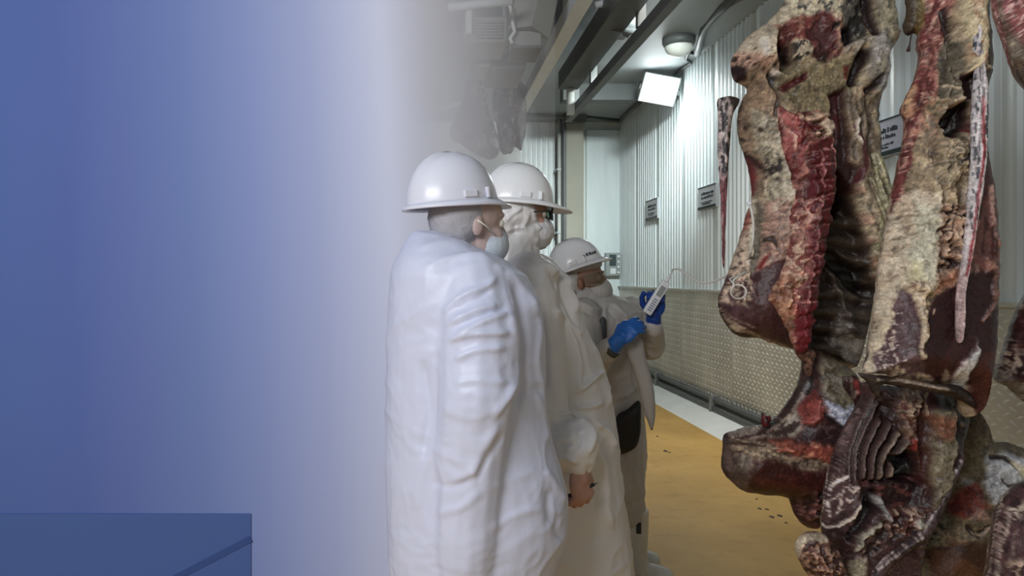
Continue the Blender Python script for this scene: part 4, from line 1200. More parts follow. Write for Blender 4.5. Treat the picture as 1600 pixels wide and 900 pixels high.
flesh_body('dried_flap', [(1414, -60), (1456, -60), (1456, 40), (1450, 64), (1446, 86), (1440, 80), (1436, 58), (1428, 52), (1413, 53), (1409, 40), (1413, 14)],
           d2 + 0.03, 0.03, (48, 28, 30), paint_flap2, hq2, 2.2, 16, 2.5, 7)
MB().tube([P(1424, 52, d2 + 0.02), P(1422, 66, d2 + 0.02), P(1419, 80, d2 + 0.02)], [0.002, 0.002, 0.006], 6).build('sinew', mat('sinew_dark', (60, 44, 40), 0.5), hq2, True)


def paint_lip(f):
    f.line([(1372, 592), (1410, 594), (1450, 602), (1490, 612)], 5, (150, 132, 114), 3, 2, h=0.008)  # painted highlight along the top of the lip
    f.blot(ALL(f), (40, 28, 26), 10, 0.5, 0.6, 0.8, sx=3)


flesh_body('flank_lip', [(1338, 584), (1360, 585), (1400, 590), (1450, 597), (1500, 603), (1522, 618), (1528, 640), (1518, 634), (1490, 622), (1450, 612), (1410, 606), (1378, 602), (1372, 622), (1362, 614), (1352, 596)],
           d2 - 0.05, 0.018, (74, 58, 52), paint_lip, hq2, 2.0, 10, 1.2, 9)

# ---------------------------------------------------------------- pieces cut by the right edge of the frame
top = empty('beef_quarter', P(1600, 110, 2.04)); tag(top, 'red marbled beef piece cut off by the top right corner', 'meat', 'hanging beef quarters')


def paint_top(f):
    A = ALL(f)
    m = f.poly([(1562, -80), (1680, -80), (1680, 130), (1612, 90), (1584, 50), (1566, 10)], (150, 84, 84), 4, 4)
    f.veins(m, (206, 172, 164), 9, 0.07, 0.8, h=0.004); f.blot(m, (116, 50, 52), 8, 0.56, 0.62, 0.8)
    f.blot(A - m, (150, 138, 122), 12, 0.5, 0.6, 0.7, sy=2, ang=-30); f.line([(1590, 90), (1606, 118), (1620, 132)], 6, (40, 34, 32), 3, 3)


flesh_body('shoulder', [(1550, -80), (1552, 0), (1560, 28), (1575, 62), (1590, 100), (1606, 126), (1640, 150), (1690, 150), (1700, -80)], 2.04, 0.09, (112, 90, 70), paint_top, top, 2.6, 40, 1.2, 11)
side = empty('beef_quarter', P(1620, 610, 2.75)); tag(side, 'mottled beef piece at the right edge beside the purple hindquarter', 'meat', 'hanging beef quarters')


def paint_side(f):
    A = ALL(f)
    f.blot(A, (176, 156, 140), 8, 0.5, 0.55, 0.9, h=0.01); f.blot(A, (60, 26, 30), 10, 0.56, 0.62, 0.9, off=3)
    f.poly([(1540, 596), (1560, 572), (1584, 590), (1620, 612), (1620, 640)], (150, 142, 130), 5, 6, 0.8)
    f.poly([(1580, 490), (1620, 470), (1620, 540), (1586, 548)], (92, 34, 40), 6, 8, 0.7)


flesh_body('brisket', [(1600, 470), (1590, 488), (1576, 528), (1562, 560), (1549, 592), (1549, 598), (1566, 604), (1582, 616), (1604, 630), (1680, 650), (1690, 440), (1640, 430)], 2.75, 0.10, (96, 52, 54), paint_side, side, 2.6, 36, 2.5, 12)

# ---------------------------------------------------------------- lower pieces
l1 = empty('beef_forequarter', P(1230, 780, 2.85)); tag(l1, 'lower left beef piece with a dark red rounded end jutting out over the floor', 'meat', 'forequarters hanging below')


def paint_l1(f):
    A = ALL(f)
    f.blot(A, (60, 26, 24), 18, 0.5, 0.6, 0.7)
    m = f.poly([(1278, 552), (1350, 580), (1352, 640), (1300, 640), (1284, 612)], (118, 106, 84), 5, 6)
    f.poly([(1290, 580), (1318, 580), (1314, 612), (1296, 612)], (92, 76, 56), 7, 8, 0.8, h=-0.015)
    m = f.poly([(1284, 624), (1312, 636), (1346, 630), (1346, 680), (1326, 676), (1298, 652)], (150, 152, 172), 4, 6, h=0.01)
    f.veins(m, (196, 198, 212), 9, 0.06, 0.8, sx=2.4, ang=25, h=0.004)
    f.line([(1282, 640), (1304, 660), (1332, 676)], 4, (44, 34, 36), 3, 2, h=-0.01)
    m = f.poly([(1256, 620), (1276, 612), (1290, 650), (1270, 664), (1250, 660), (1246, 640)], (150, 62, 52), 4, 6, h=0.012)
    f.blot(m, (112, 40, 38), 9, 0.5, 0.6, 0.8)
    m = f.poly([(1254, 590), (1268, 588), (1272, 606), (1250, 630), (1238, 640)], (128, 126, 126), 4, 4)
    m = f.poly([(1226, 650), (1246, 636), (1254, 664), (1240, 680), (1200, 690), (1206, 668)], (150, 138, 124), 5, 6)
    f.blot(m, (66, 42, 38), 7, 0.5, 0.56, 0.85, sx=2, ang=-25)
    m = f.poly([(1262, 664), (1300, 664), (1332, 676), (1322, 700), (1262, 690), (1244, 682)], (66, 38, 42), 4, 5); f.veins(m, (110, 82, 80), 16, 0.05, 0.7, sx=2)
    # upper lip of the jutting end
    m = f.poly([(1124, 680), (1160, 668), (1206, 660), (1224, 668), (1196, 684), (1150, 694), (1124, 700)], (160, 140, 126), 4, 5)
    f.blot(m, (74, 42, 42), 8, 0.48, 0.54, 0.9, sx=2.6, ang=-8, h=-0.008)
    f.line([(1196, 668), (1216, 656), (1236, 634), (1250, 610), (1260, 588), (1270, 560)], 8, (72, 54, 48), 3, 3, h=0.012)
    f.line([(1200, 674), (1222, 660), (1240, 640), (1256, 612)], 3, (150, 128, 112), 2, 2, h=0.01)
    f.line([(1266, 584), (1268, 604), (1262, 616)], 5, (44, 36, 36), 2, 2)
    # pale strands
    m = f.poly([(1130, 692), (1180, 690), (1240, 704), (1310, 726), (1310, 738), (1240, 730), (1180, 716), (1150, 716)], (140, 116, 94), 5, 6)
    f.blot(m, (80, 54, 42), 7, 0.5, 0.56, 0.85, sx=5, ang=12, h=-0.008); f.blot(m, (176, 154, 126), 6, 0.6, 0.66, 0.8, sx=5, ang=12, off=3, h=0.006)
    m = f.poly([(1200, 690), (1250, 688), (1300, 698), (1326, 716), (1310, 730), (1262, 716), (1220, 704)], (154, 72, 56), 5, 6, h=0.008)
    f.blot(m, (190, 120, 92), 9, 0.56, 0.63, 0.7, sx=2)
    # dark red round end
    m = f.poly([(1176, 722), (1206, 716), (1250, 732), (1300, 742), (1300, 776), (1240, 790), (1176, 782), (1160, 760)], (78, 28, 24), 6, 6, h=0.012)
    f.blot(m, (108, 44, 34), 16, 0.52, 0.62, 0.7, sx=2)
    m = f.poly([(1116, 700), (1134, 696), (1160, 716), (1172, 740), (1166, 780), (1130, 760), (1116, 730)], (112, 88, 76), 6, 6)
    f.blot(m, (74, 48, 42), 12, 0.5, 0.6, 0.7)
    f.poly([(1148, 712), (1180, 712), (1176, 732), (1160, 734)], (142, 130, 116), 6, 6, 0.8)
    # ragged lower fringe
    m = f.poly([(1236, 776), (1270, 768), (1300, 770), (1300, 830), (1250, 836)], (92, 46, 46), 5, 6)
    f.blot(m, (140, 92, 84), 7, 0.54, 0.6, 0.8, h=0.01); f.blot(m, (38, 18, 20), 8, 0.54, 0.6, 0.9, off=5, h=-0.015)


flesh_body('shoulder_and_neck', [(1127, 682), (1145, 676), (1160, 670), (1195, 664), (1215, 655), (1235, 632), (1250, 608), (1257, 588), (1262, 564), (1270, 548), (1290, 550), (1330, 570), (1352, 590), (1354, 640), (1346, 700), (1330, 760), (1306, 800), (1288, 822), (1276, 832), (1262, 826), (1248, 812), (1240, 796), (1232, 782), (1190, 778), (1160, 772), (1136, 756), (1122, 735), (1124, 704)],
           2.85, 0.13, (92, 50, 44), paint_l1, l1, 2.4, 42, 1.6, 13)


def paint_nub(f):
    f.blot(ALL(f), (60, 18, 20), 6, 0.48, 0.55, 0.9)


flesh_body('torn_scrap', [(1190, 644), (1196, 650), (1206, 652), (1204, 662), (1196, 668), (1189, 662)], 2.80, 0.02, (128, 34, 38), paint_nub, l1, 1.5, 8, 1.5, 14, seg=2)


def paint_red_tab(f):
    f.poly([(1332, 596), (1342, 592), (1344, 616), (1336, 614)], (168, 60, 58), 3, 3); f.blot(ALL(f), (130, 118, 104), 6, 0.6, 0.66, 0.7, sy=2)


flesh_body('red_tab', [(1314, 592), (1326, 588), (1340, 588), (1350, 606), (1356, 626), (1350, 646), (1346, 664), (1340, 650), (1334, 628), (1322, 612)], 2.70, 0.02, (64, 26, 26), paint_red_tab, l1, 1.8, 9, 2, 15)

l2 = empty('beef_forequarter', P(1380, 880, 2.5)); tag(l2, 'middle beef forequarter with dark curved ribs under the right hindquarter', 'meat', 'forequarters hanging below')


def paint_l2(f):
    A = ALL(f)
    f.blot(A, (52, 28, 30), 16, 0.5, 0.6, 0.8)
    f.veins(A, (120, 92, 86), 20, 0.035, 0.6, h=0.004)
    # rib basket
    bas = f.mask_poly([(1352, 626), (1384, 612), (1416, 640), (1424, 690), (1440, 720), (1400, 756), (1330, 756), (1326, 712), (1334, 660)], 5, 5)
    f.put(bas, (58, 34, 34)); f.h += -0.03 * bas
    ribs = [[(1364, 622), (1342, 664), (1332, 704), (1330, 752)], [(1378, 634), (1354, 676), (1344, 708), (1342, 754)], [(1388, 650), (1368, 684), (1358, 712), (1355, 752)],
            [(1398, 664), (1382, 692), (1372, 716), (1369, 752)], [(1410, 680), (1396, 702), (1386, 722), (1382, 752)], [(1424, 696), (1412, 712), (1402, 730), (1397, 750)]]
    for k, r in enumerate(ribs):
        f.line(r, 7, (100, 76, 70) if k < 4 else (128, 108, 92), 4, 1, 0.9, h=0.020)
        f.line([(x + 2, y) for x, y in r], 2, (140, 116, 104), 2, 1, 0.4)
        f.line([(x + 8, y + 2) for x, y in r], 4, (34, 18, 18), 3, 2, 0.8, h=-0.012)
    for q in range(3):
        f.line([(1352 - 6 * q, 626 + 6 * q), (1330 - 7 * q, 672 + 6 * q), (1320 - 7 * q, 712 + 6 * q), (1316 - 7 * q, 750)], 2.4, (142, 118, 114), 2, 2, 0.7, h=0.008)
    f.poly([(1374, 640), (1396, 632), (1408, 640), (1404, 660), (1382, 660)], (52, 30, 28), 5, 5, h=-0.02)
    f.poly([(1402, 722), (1436, 706), (1444, 760), (1404, 752)], (22, 14, 14), 5, 6, h=-0.05)
    m = f.poly([(1400, 610), (1440, 606), (1440, 640), (1436, 712), (1424, 712), (1418, 660), (1410, 640)], (134, 104, 86), 5, 7)
    f.blot(m, (104, 42, 38), 8, 0.48, 0.54, 0.9, h=-0.01); f.blot(m, (176, 154, 130), 6, 0.6, 0.65, 0.9, off=3, h=0.014)
    f.line([(1432, 690), (1436, 704)], 7, (160, 56, 52), 3, 2)
    f.poly([(1438, 604), (1460, 604), (1462, 680), (1458, 760), (1446, 790), (1440, 720)], (72, 28, 26), 5, 6, h=-0.02)
    for x in (1420, 1436, 1450):
        f.line([(x - 4, 604), (x, 624), (x + 4, 650)], 4, (142, 120, 96), 2, 3, 0.8, h=0.01)
    m = f.poly([(1458, 640), (1490, 640), (1494, 720), (1480, 764), (1456, 800), (1454, 716)], (122, 110, 88), 5, 5, h=0.02)
    f.poly([(1454, 650), (1494, 656), (1494, 678), (1462, 684)], (134, 74, 50), 7, 7, 0.85)
    m = f.poly([(1462, 608), (1500, 606), (1524, 634), (1522, 676), (1506, 706), (1494, 700), (1496, 648), (1478, 638)], (46, 36, 32), 5, 6, h=-0.01)
    f.blot(m, (98, 84, 68), 9, 0.56, 0.62, 0.8, sy=1.6, h=0.012)
    f.line([(1492, 640), (1494, 690), (1488, 730)], 6, (34, 26, 24), 3, 3, h=-0.015)
    # marbled lower muscle
    m = f.poly([(1290, 750), (1330, 746), (1350, 756), (1336, 790), (1300, 810), (1280, 820), (1286, 780)], (92, 62, 64), 5, 6)
    f.veins(m, (196, 178, 168), 13, 0.05, 0.85, ang=30, h=0.008)
    f.line([(1292, 790), (1298, 760), (1322, 744)], 4, (206, 192, 182), 2, 3, h=0.01); f.line([(1282, 816), (1300, 824), (1330, 808), (1356, 780)], 4, (190, 174, 160), 2, 4, h=0.01)
    f.line([(1306, 806), (1316, 786), (1314, 772)], 3, (178, 160, 150), 2, 3, h=0.006)
    m = f.mask_poly([(1354, 752), (1444, 752), (1440, 800), (1380, 800), (1350, 790)], 6, 6)
    f.put(m, (46, 22, 24)); f.h += -0.03 * m; f.blot(m, (120, 60, 56), 9, 0.58, 0.64, 0.8, sx=2.4)
    f.line([(1332, 842), (1352, 812), (1376, 778)], 16, (36, 22, 24), 5, 5, h=-0.03)
    m = f.poly([(1378, 782), (1386, 780), (1396, 806), (1392, 816), (1380, 812)], (152, 148, 146), 4, 5, h=0.014)
    m = f.poly([(1392, 796), (1450, 796), (1446, 830), (1396, 846)], (112, 66, 58), 5, 7); f.blot(m, (182, 154, 132), 7, 0.55, 0.6, 0.85, h=0.01); f.blot(m, (60, 26, 26), 8, 0.56, 0.6, 0.85, off=4, h=-0.01)
    f.poly([(1428, 812), (1442, 806), (1444, 824), (1432, 828)], (168, 160, 146), 3, 4, h=0.012)
    m = f.poly([(1340, 846), (1380, 816), (1410, 836), (1372, 868), (1344, 880)], (88, 58, 56), 5, 6); f.blot(m, (44, 26, 26), 8, 0.5, 0.56, 0.9, h=-0.01); f.blot(m, (160, 130, 116), 7, 0.6, 0.66, 0.7, off=2)
    f.line([(1338, 860), (1352, 836), (1372, 820)], 8, (156, 146, 128), 3, 4, h=0.014)
    f.poly([(1326, 876), (1352, 872), (1356, 910), (1330, 910)], (148, 138, 116), 5, 5)


flesh_body('rib_cage', [(1346, 600), (1372, 602), (1420, 606), (1480, 606), (1516, 620), (1526, 655), (1513, 698), (1500, 740), (1482, 780), (1464, 815), (1444, 850), (1436, 900), (1430, 960), (1300, 960), (1290, 900), (1284, 860), (1278, 836), (1281, 800), (1284, 772), (1290, 746), (1304, 702), (1318, 672), (1334, 646), (1348, 624)],
           2.52, 0.11, (82, 52, 52), paint_l2, l2, 2.3, 36, 2.0, 16)


def paint_knob(f):
    A = ALL(f)
    f.blot(A, (168, 128, 104), 6, 0.5, 0.56, 0.9, h=0.008); f.blot(A, (66, 32, 28), 6, 0.54, 0.6, 0.9, off=4, h=-0.008)
    f.line([(1242, 866), (1248, 848), (1264, 838), (1288, 842)], 13, (176, 158, 134), 4, 3, h=0.012)


flesh_body('neck_stump', [(1239, 862), (1246, 844), (1264, 834), (1288, 837), (1302, 848), (1320, 868), (1332, 910), (1330, 950), (1290, 950), (1262, 905), (1248, 888)], 2.40, 0.07, (116, 72, 60), paint_knob, l2, 2.0, 30, 1.6, 17)


def paint_band(f):
    f.line([(1502, 720), (1468, 784), (1440, 832), (1396, 862), (1362, 892)], 3, (170, 152, 146), 2, 2, 0.9, h=0.006)
    f.line([(1440, 840), (1400, 868), (1372, 890)], 5, (160, 142, 134), 2, 2, 0.8, h=0.006)
    f.blot(ALL(f), (56, 40, 42), 10, 0.5, 0.6, 0.8, sx=0.5, sy=3, ang=-35)


flesh_body('breast_band', [(1498, 714), (1507, 712), (1506, 726), (1490, 760), (1474, 796), (1460, 826), (1440, 848), (1410, 868), (1384, 890), (1372, 920), (1350, 920), (1356, 892), (1372, 872), (1400, 852), (1432, 826), (1452, 796), (1470, 764), (1484, 738)], 2.42, 0.03, (92, 70, 72), paint_band, l2, 2.0, 9, 1.0, 18)

l3 = empty('beef_forequarter', P(1530, 890, 2.8)); tag(l3, 'lower right beef piece with a white membrane and red flesh behind the ribs', 'meat', 'forequarters hanging below')


def paint_l3(f):
    A = ALL(f)
    f.blot(A, OLIVE, 20, 0.45, 0.58, 0.8)
    m = f.poly([(1534, 706), (1572, 706), (1612, 720), (1612, 770), (1580, 800), (1548, 790), (1536, 760)], (160, 162, 168), 6, 8, h=0.012)
    f.veins(m, (196, 200, 212), 12, 0.05, 0.7, sy=2.2, ang=-20, h=0.004); f.line([(1560, 746), (1572, 758), (1586, 756)], 3, (60, 48, 44), 2, 3, h=-0.008)
    f.poly([(1500, 744), (1520, 744), (1530, 760), (1500, 766)], (128, 130, 138), 6, 8, 0.7)
    m = f.poly([(1486, 780), (1506, 760), (1528, 752), (1536, 780), (1546, 792), (1524, 806), (1500, 812), (1478, 800)], (144, 60, 44), 5, 6)
    f.blot(m, (104, 30, 28), 10, 0.52, 0.58, 0.8)
    m = f.poly([(1530, 796), (1552, 790), (1552, 812), (1512, 816), (1516, 804)], (150, 112, 94), 5, 6)
    m = f.poly([(1472, 804), (1486, 800), (1480, 830), (1460, 852), (1452, 848)], (124, 116, 96), 5, 6); f.blot(m, (60, 54, 44), 6, 0.55, 0.6)
    m = f.poly([(1476, 830), (1510, 812), (1540, 836), (1500, 850), (1472, 856)], (142, 122, 92), 5, 7)
    f.line([(1512, 822), (1530, 836), (1550, 824)], 6, (46, 26, 22), 3, 5, h=-0.014); f.line([(1520, 832), (1536, 836), (1556, 818)], 3, (160, 138, 116), 2, 3, h=0.008)
    m = f.poly([(1440, 862), (1500, 846), (1556, 846), (1560, 910), (1440, 910)], (116, 68, 38), 7, 8); f.blot(m, (72, 34, 22), 14, 0.5, 0.6, 0.8, sx=3)
    f.poly([(1400, 880), (1440, 866), (1460, 910), (1390, 920)], (132, 120, 90), 6, 7)
    f.line([(1568, 700), (1590, 708), (1620, 724)], 8, (128, 110, 88), 3, 3, h=0.02); f.line([(1548, 712), (1570, 716), (1600, 742)], 6, (42, 30, 26), 3, 3, h=-0.012)
    f.poly([(1574, 716), (1612, 732), (1612, 752), (1592, 746)], (176, 166, 142), 4, 4)


flesh_body('shoulder_and_plate', [(1496, 700), (1506, 660), (1524, 640), (1540, 660), (1552, 690), (1580, 694), (1620, 706), (1690, 720), (1700, 960), (1390, 960), (1400, 890), (1440, 850), (1470, 800), (1486, 750)],
           2.85, 0.11, (112, 98, 76), paint_l3, l3, 2.6, 40, 1.8, 19)
l4 = empty('beef_forequarter', P(1590, 890, 2.2)); tag(l4, 'dark marbled beef piece in the bottom right corner', 'meat', 'forequarters hanging below')


def paint_l4(f):
    A = ALL(f)
    f.blot(A, (58, 34, 38), 14, 0.5, 0.6, 0.8)
    f.line([(1560, 812), (1556, 850), (1546, 890), (1548, 915)], 3, (150, 126, 118), 2, 3, 0.9, h=0.006)
    f.line([(1576, 800), (1572, 830), (1560, 866), (1560, 915)], 6, (168, 150, 138), 3, 4, 0.9, h=0.01)
    f.blot(f.mask_line([(1578, 806), (1600, 796), (1640, 776)], 22, 8, 8), (186, 170, 150), 7, 0.46, 0.54, 0.9, h=0.01)
    f.line([(1590, 830), (1582, 860), (1580, 890)], 5, (150, 126, 116), 3, 5, 0.8); f.blot(f.mask_poly([(1570, 880), (1640, 870), (1640, 920), (1576, 920)], 6, 6), (166, 140, 120), 8, 0.48, 0.55, 0.9)


flesh_body('neck', [(1540, 960), (1542, 900), (1549, 850), (1560, 806), (1578, 778), (1606, 756), (1660, 742), (1720, 740), (1720, 960)], 2.2, 0.09, (96, 62, 66), paint_l4, l4, 2.4, 34, 1.2, 20)

for (px, d, zb, lab) in ((1310, 2.9, 2.62, 'steel hook holding the left hindquarter'), (1500, 2.35, 2.42, 'steel hook holding the right hindquarter')):
    meat_hook(px, d, 3.05, zb, lab)

# ---------------------------------------------------------------- far carcasses on the pale rail
def paint_far(f):  # meat greyed, distance haze mixed into its colours
    A = ALL(f)
    f.blot(A, (84, 74, 72), 14, 0.48, 0.56, 0.8, sx=0.7, sy=2, ang=-20, h=0.02); f.blot(A, (150, 142, 136), 12, 0.58, 0.64, 0.8, sx=0.7, sy=2.4, off=4, h=0.02)


FARS = (('far hanging carcass left of the pale rail, its rounded end lowest', 8.2, [(738, 112), (752, 118), (760, 150), (766, 178), (776, 200), (783, 226), (778, 242), (766, 248), (745, 241), (722, 226), (705, 214), (704, 196), (716, 170), (726, 140)]),
        ('far hanging carcass behind the pale rail above the helmets', 8.4, [(778, 112), (806, 110), (820, 140), (824, 180), (822, 210), (814, 232), (806, 226), (800, 232), (790, 240), (782, 234), (776, 200), (768, 160)]),
        ('far hanging carcass right of the pale rail, with a ragged edge', 9.6, [(802, 204), (812, 201), (823, 206), (819, 216), (815, 234), (806, 228), (798, 240), (790, 234), (794, 214)]))
for k, (lab, d, ol) in enumerate(FARS):
    o = empty('beef_carcass', P(sum(p[0] for p in ol) / len(ol), max(p[1] for p in ol), d)); tag(o, lab, 'meat', 'far carcasses on the rail')
    flesh_body('side', ol, d, 0.16, (112, 100, 96), paint_far, o, 2.2, 24, 2.0, 21 + k)
    ptop = P(ol[0][0], ol[0][1] + 6, d)
    MB().tube([ptop, (ptop.x, d, ptop.z + 0.4), (1.144, d, 3.56)], 0.015, 8).build('hook', M_HOOK, o)

# ================================================================ people
def frame(px, py, d, yaw=0.0, pitch=0.0, roll=0.0):
    """head frame: +x face, +y the person's left, +z up"""
    return Matrix.Translation(P(px, py, d)) @ Matrix.Rotation(math.radians(yaw), 4, 'Z') @ Matrix.Rotation(math.radians(-pitch), 4, 'Y') @ Matrix.Rotation(math.radians(roll), 4, 'X')


def moved(mb, M, into=None):
    mb.v = [tuple(M @ Vector(v)) for v in mb.v]
    if into is not None:
        into.add(mb.v, mb.f); return into
    return mb


def head_shape():
    m = MB()
    m.ball((0.0, 0, 0.03), (0.098, 0.077, 0.096)).ball((0.03, 0, -0.045), (0.066, 0.060, 0.075)).ball((0.064, 0, -0.096), (0.026, 0.03, 0.022))
    m.caps((0.088, 0, 0.012), (0.108, 0, -0.03), 0.010, 0.015).ball((0.078, 0, 0.03), (0.024, 0.05, 0.013))
    for s in (-1, 1):
        m.ball((-0.005, 0.078 * s, -0.008), (0.018, 0.009, 0.031)).ball((0.06, 0.038 * s, -0.03), (0.03, 0.022, 0.026)).ball((0.098, 0.012 * s, -0.034), 0.009)
    m.ball((0.088, 0, -0.062), (0.012, 0.026, 0.007)).ball((0.086, 0, -0.074), (0.012, 0.022, 0.007))
    m.caps((-0.012, 0, -0.05), (-0.03, 0, -0.2), 0.056, 0.060)
    return m


def hand_shape(side=1, curl=(35, 40, 45, 50), thumb_curl=20, scale=1.0, grow=0.0, spread=1.0, mid=1.2, tip=0.7):
    """+x along the fingers, +y thumb side (right hand), +z back of the hand"""
    m = MB()
    m.ball((0.048, 0, 0), (0.054 + grow, 0.043 + grow, 0.017 + grow)).ball((0.078, 0.004, 0.002), (0.022, 0.042, 0.014 + grow))
    m.caps((-0.01, 0, 0), (0.03, 0, 0), 0.026 + grow, 0.027 + grow)
    for k in range(4):
        L = (0.074, 0.082, 0.077, 0.060)[k]
        y = (0.031, 0.0105, -0.0105, -0.030)[k]
        fan = (0.12, 0.03, -0.05, -0.14)[k] * spread
        p = Vector((0.086 - 0.004 * (k in (0, 3)), y, 0.002)); a = 0.0
        r = (0.0095, 0.0098, 0.0094, 0.0084)[k] + grow
        for j, (q, w) in enumerate(((0.46, 1.0), (0.30, mid), (0.24, tip))):
            a += math.radians(curl[k]) * w
            dirv = Vector((math.cos(a), fan * math.cos(a), -math.sin(a))).normalized()
            e = p + dirv * L * q
            m.caps(p, e, r, r * 0.93, 10); r *= 0.93; p = e
    p = Vector((0.018, 0.030, -0.006)); a = 0.0
    for j, (L, r) in enumerate(((0.045, 0.0145), (0.034, 0.0115), (0.028, 0.0098))):
        w = math.radians(38 - thumb_curl * j * 0.9)
        dirv = Vector((math.cos(w), math.sin(w), -0.35 - 0.25 * j)).normalized()
        e = p + dirv * L
        m.caps(p, e, r + grow, r * 0.9 + grow, 10); p = e
    m.v = [(x * scale, y * side * scale, z * scale) for (x, y, z) in m.v]
    return m


def hand_frame(pos, xdir, back):
    x = Vector(xdir).normalized(); z = Vector(back); z = (z - x * z.dot(x)).normalized(); y = z.cross(x)
    M = Matrix((x, y, z)).transposed().to_4x4()
    return Matrix.Translation(Vector(pos)) @ M


def hard_hat(person, M, m, scale=1.0, peak=0.06, logo=False, knob=False):
    """moulded shell with crown ridges, brim with a front peak, slots"""
    rx, ry, rz, zb = 0.136 * scale, 0.113 * scale, 0.148 * scale, 0.045
    n = 44
    mb = MB(); vs = []; fs = []
    prof = [(math.radians(a), 1.0) for a in (0, 6, 13, 21, 30, 40, 50, 60, 70, 80)] + [(math.radians(89), 1.0)]
    rings = [(math.cos(a) ** 0.86, math.sin(a)) for a, _ in prof]
    full = [(c, s, 1.0) for c, s in rings] + [(c, s, 0.965) for c, s in rings[::-1]]
    for (c, s, q) in full:
        for k in range(n):
            w = 2 * math.pi * k / n
            x = rx * c * math.cos(w) * q; y = ry * c * math.sin(w) * q; z = zb + rz * s * q
            # raised crown ridge along the middle
            if q == 1.0:
                z += 0.007 * scale * math.exp(-(y / 0.016) ** 2) * s
                z += 0.004 * scale * (math.exp(-((y - 0.05) / 0.008) ** 2) + math.exp(-((y + 0.05) / 0.008) ** 2)) * s
            vs.append((x, y, z))
    R = len(full)
    for i in range(R - 1):
        for k in range(n):
            j = (k + 1) % n
            fs.append((i * n + k, i * n + j, (i + 1) * n + j, (i + 1) * n + k))
    for k in range(n):
        j = (k + 1) % n
        fs.append(((R - 1) * n + k, (R - 1) * n + j, j, k))
    mb.add(vs, fs)
    hat = moved(mb, M).build('hard_hat', m, person, True)
    # brim
    b = MB(); vs = []; fs = []
    for (g, z) in ((0.97, zb + 0.008), (1.0, zb + 0.010), ('o', zb - 0.004), ('o', zb - 0.010), (0.97, zb - 0.002)):
        for k in range(n):
            w = 2 * math.pi * k / n
            c, s = math.cos(w), math.sin(w)
            if g == 'o':
                fr = max(c, 0) ** 2.0
                e = 0.013 + peak * fr
                x, y = (rx + e) * c, (ry + 0.013 + 0.012 * fr) * s
                zz = z - 0.012 * fr + 0.006 * max(-c, 0)
            else:
                x, y, zz = rx * g * c, ry * g * s, z
            vs.append((x, y, zz))
    for i in range(5):
        for k in range(n):
            j = (k + 1) % n; q = (i + 1) % 5
            fs.append((i * n + k, i * n + j, q * n + j, q * n + k))
    moved(b.add(vs, fs), M).build('brim', m, hat, True)
    # accessory slots on either side
    for s in (-1, 1):
        moved(MB().bev(-0.02, 0.02, s * (ry - 0.002) - 0.006, s * (ry - 0.002) + 0.006, zb + 0.014, zb + 0.034, 0.003), M).build('slot_cover', m, hat)
        moved(MB().bev(0.055, 0.063, s * (ry * 0.91) - 0.006, s * (ry * 0.91) + 0.006, zb + 0.01, zb + 0.04, 0.002), M).build('slot_rib', m, hat)
    if logo:
        r = random.Random(3)
        for i in range(5):
            w = math.radians(-64 + 8.0 * i)
            x, y = rx * 0.985 * math.cos(w), ry * 0.985 * math.sin(w)
            moved(MB().bev(x - 0.003, x + 0.007, y - 0.004, y + 0.004, zb + 0.034, zb + 0.034 + r.choice((0.009, 0.012, 0.014)), 0.002), M).build('print_mark', M_INK, hat)
    if knob:
        moved(MB().ball((-0.108, -0.060, 0.072), (0.030, 0.026, 0.036)), M).build('ratchet_knob', M_DARK, hat, True)
    return hat


def fold_deform(lines, amp=0.006, freq=13.0, seed=0.0, stretch=(1, 1, 1), fine=0.002, diag=0.35, z_lo=-9):
    def fn(co, no):
        p = co * np.array(stretch) + seed
        p = p + 0.06 * np.stack([vn3(co * 7 + 3), vn3(co * 7 + 11), vn3(co * 7 + 19)], 1) * 2
        q = np.stack([p[:, 0] + diag * p[:, 2], p[:, 1], p[:, 2] - diag * p[:, 0]], 1)
        r1 = 1 - np.abs(2 * vn3(q * freq) - 1); r1 = r1 ** 2
        r2 = 1 - np.abs(2 * vn3(q * freq * 2.3 + 7) - 1)
        disp = amp * (r1 - 0.4) + fine * (r2 - 0.5) * 2
        if lines:
            px = VX + co[:, 0] * F / co[:, 1]; py = VY - (co[:, 2] - CAMZ) * F / co[:, 1]
            v = -co + np.array([0, 0, CAMZ]); v /= np.linalg.norm(v, axis=1)[:, None]
            face = sstep(-0.1, 0.35, (v * no).sum(1))
            px = px + 5 * (vn3(co * 14) - 0.5); py = py + 5 * (vn3(co * 14 + 5) - 0.5)
            for (pts, w, a) in lines:
                pp = catmull(pts, 10, False)
                x0, y0 = pp.min(0) - 30; x1, y1 = pp.max(0) + 30
                sel = np.nonzero((px > x0) & (px < x1) & (py > y0) & (py < y1))[0]
                if len(sel) == 0: continue
                dd, t = seg_dist(px[sel], py[sel], pp, False)[:2]
                disp[sel] += a * np.exp(-(dd / w) ** 2) * face[sel] * np.clip(np.minimum(t, 1 - t) * 6, 0.15, 1)
        return co + no * disp[:, None]
    return fn


def px_rows(rows, d):
    """(py, x_left, x_right, half depth[, depth offset]) -> loft rows"""
    out = []
    for r in rows:
        py, xl, xr, hd = r[:4]; off = r[4] if len(r) > 4 else 0.0
        a = P(xl, py, d); b = P(xr, py, d)
        out.append(((a.x + b.x) / 2, d + off, a.z, (b.x - a.x) / 2, hd))
    return out


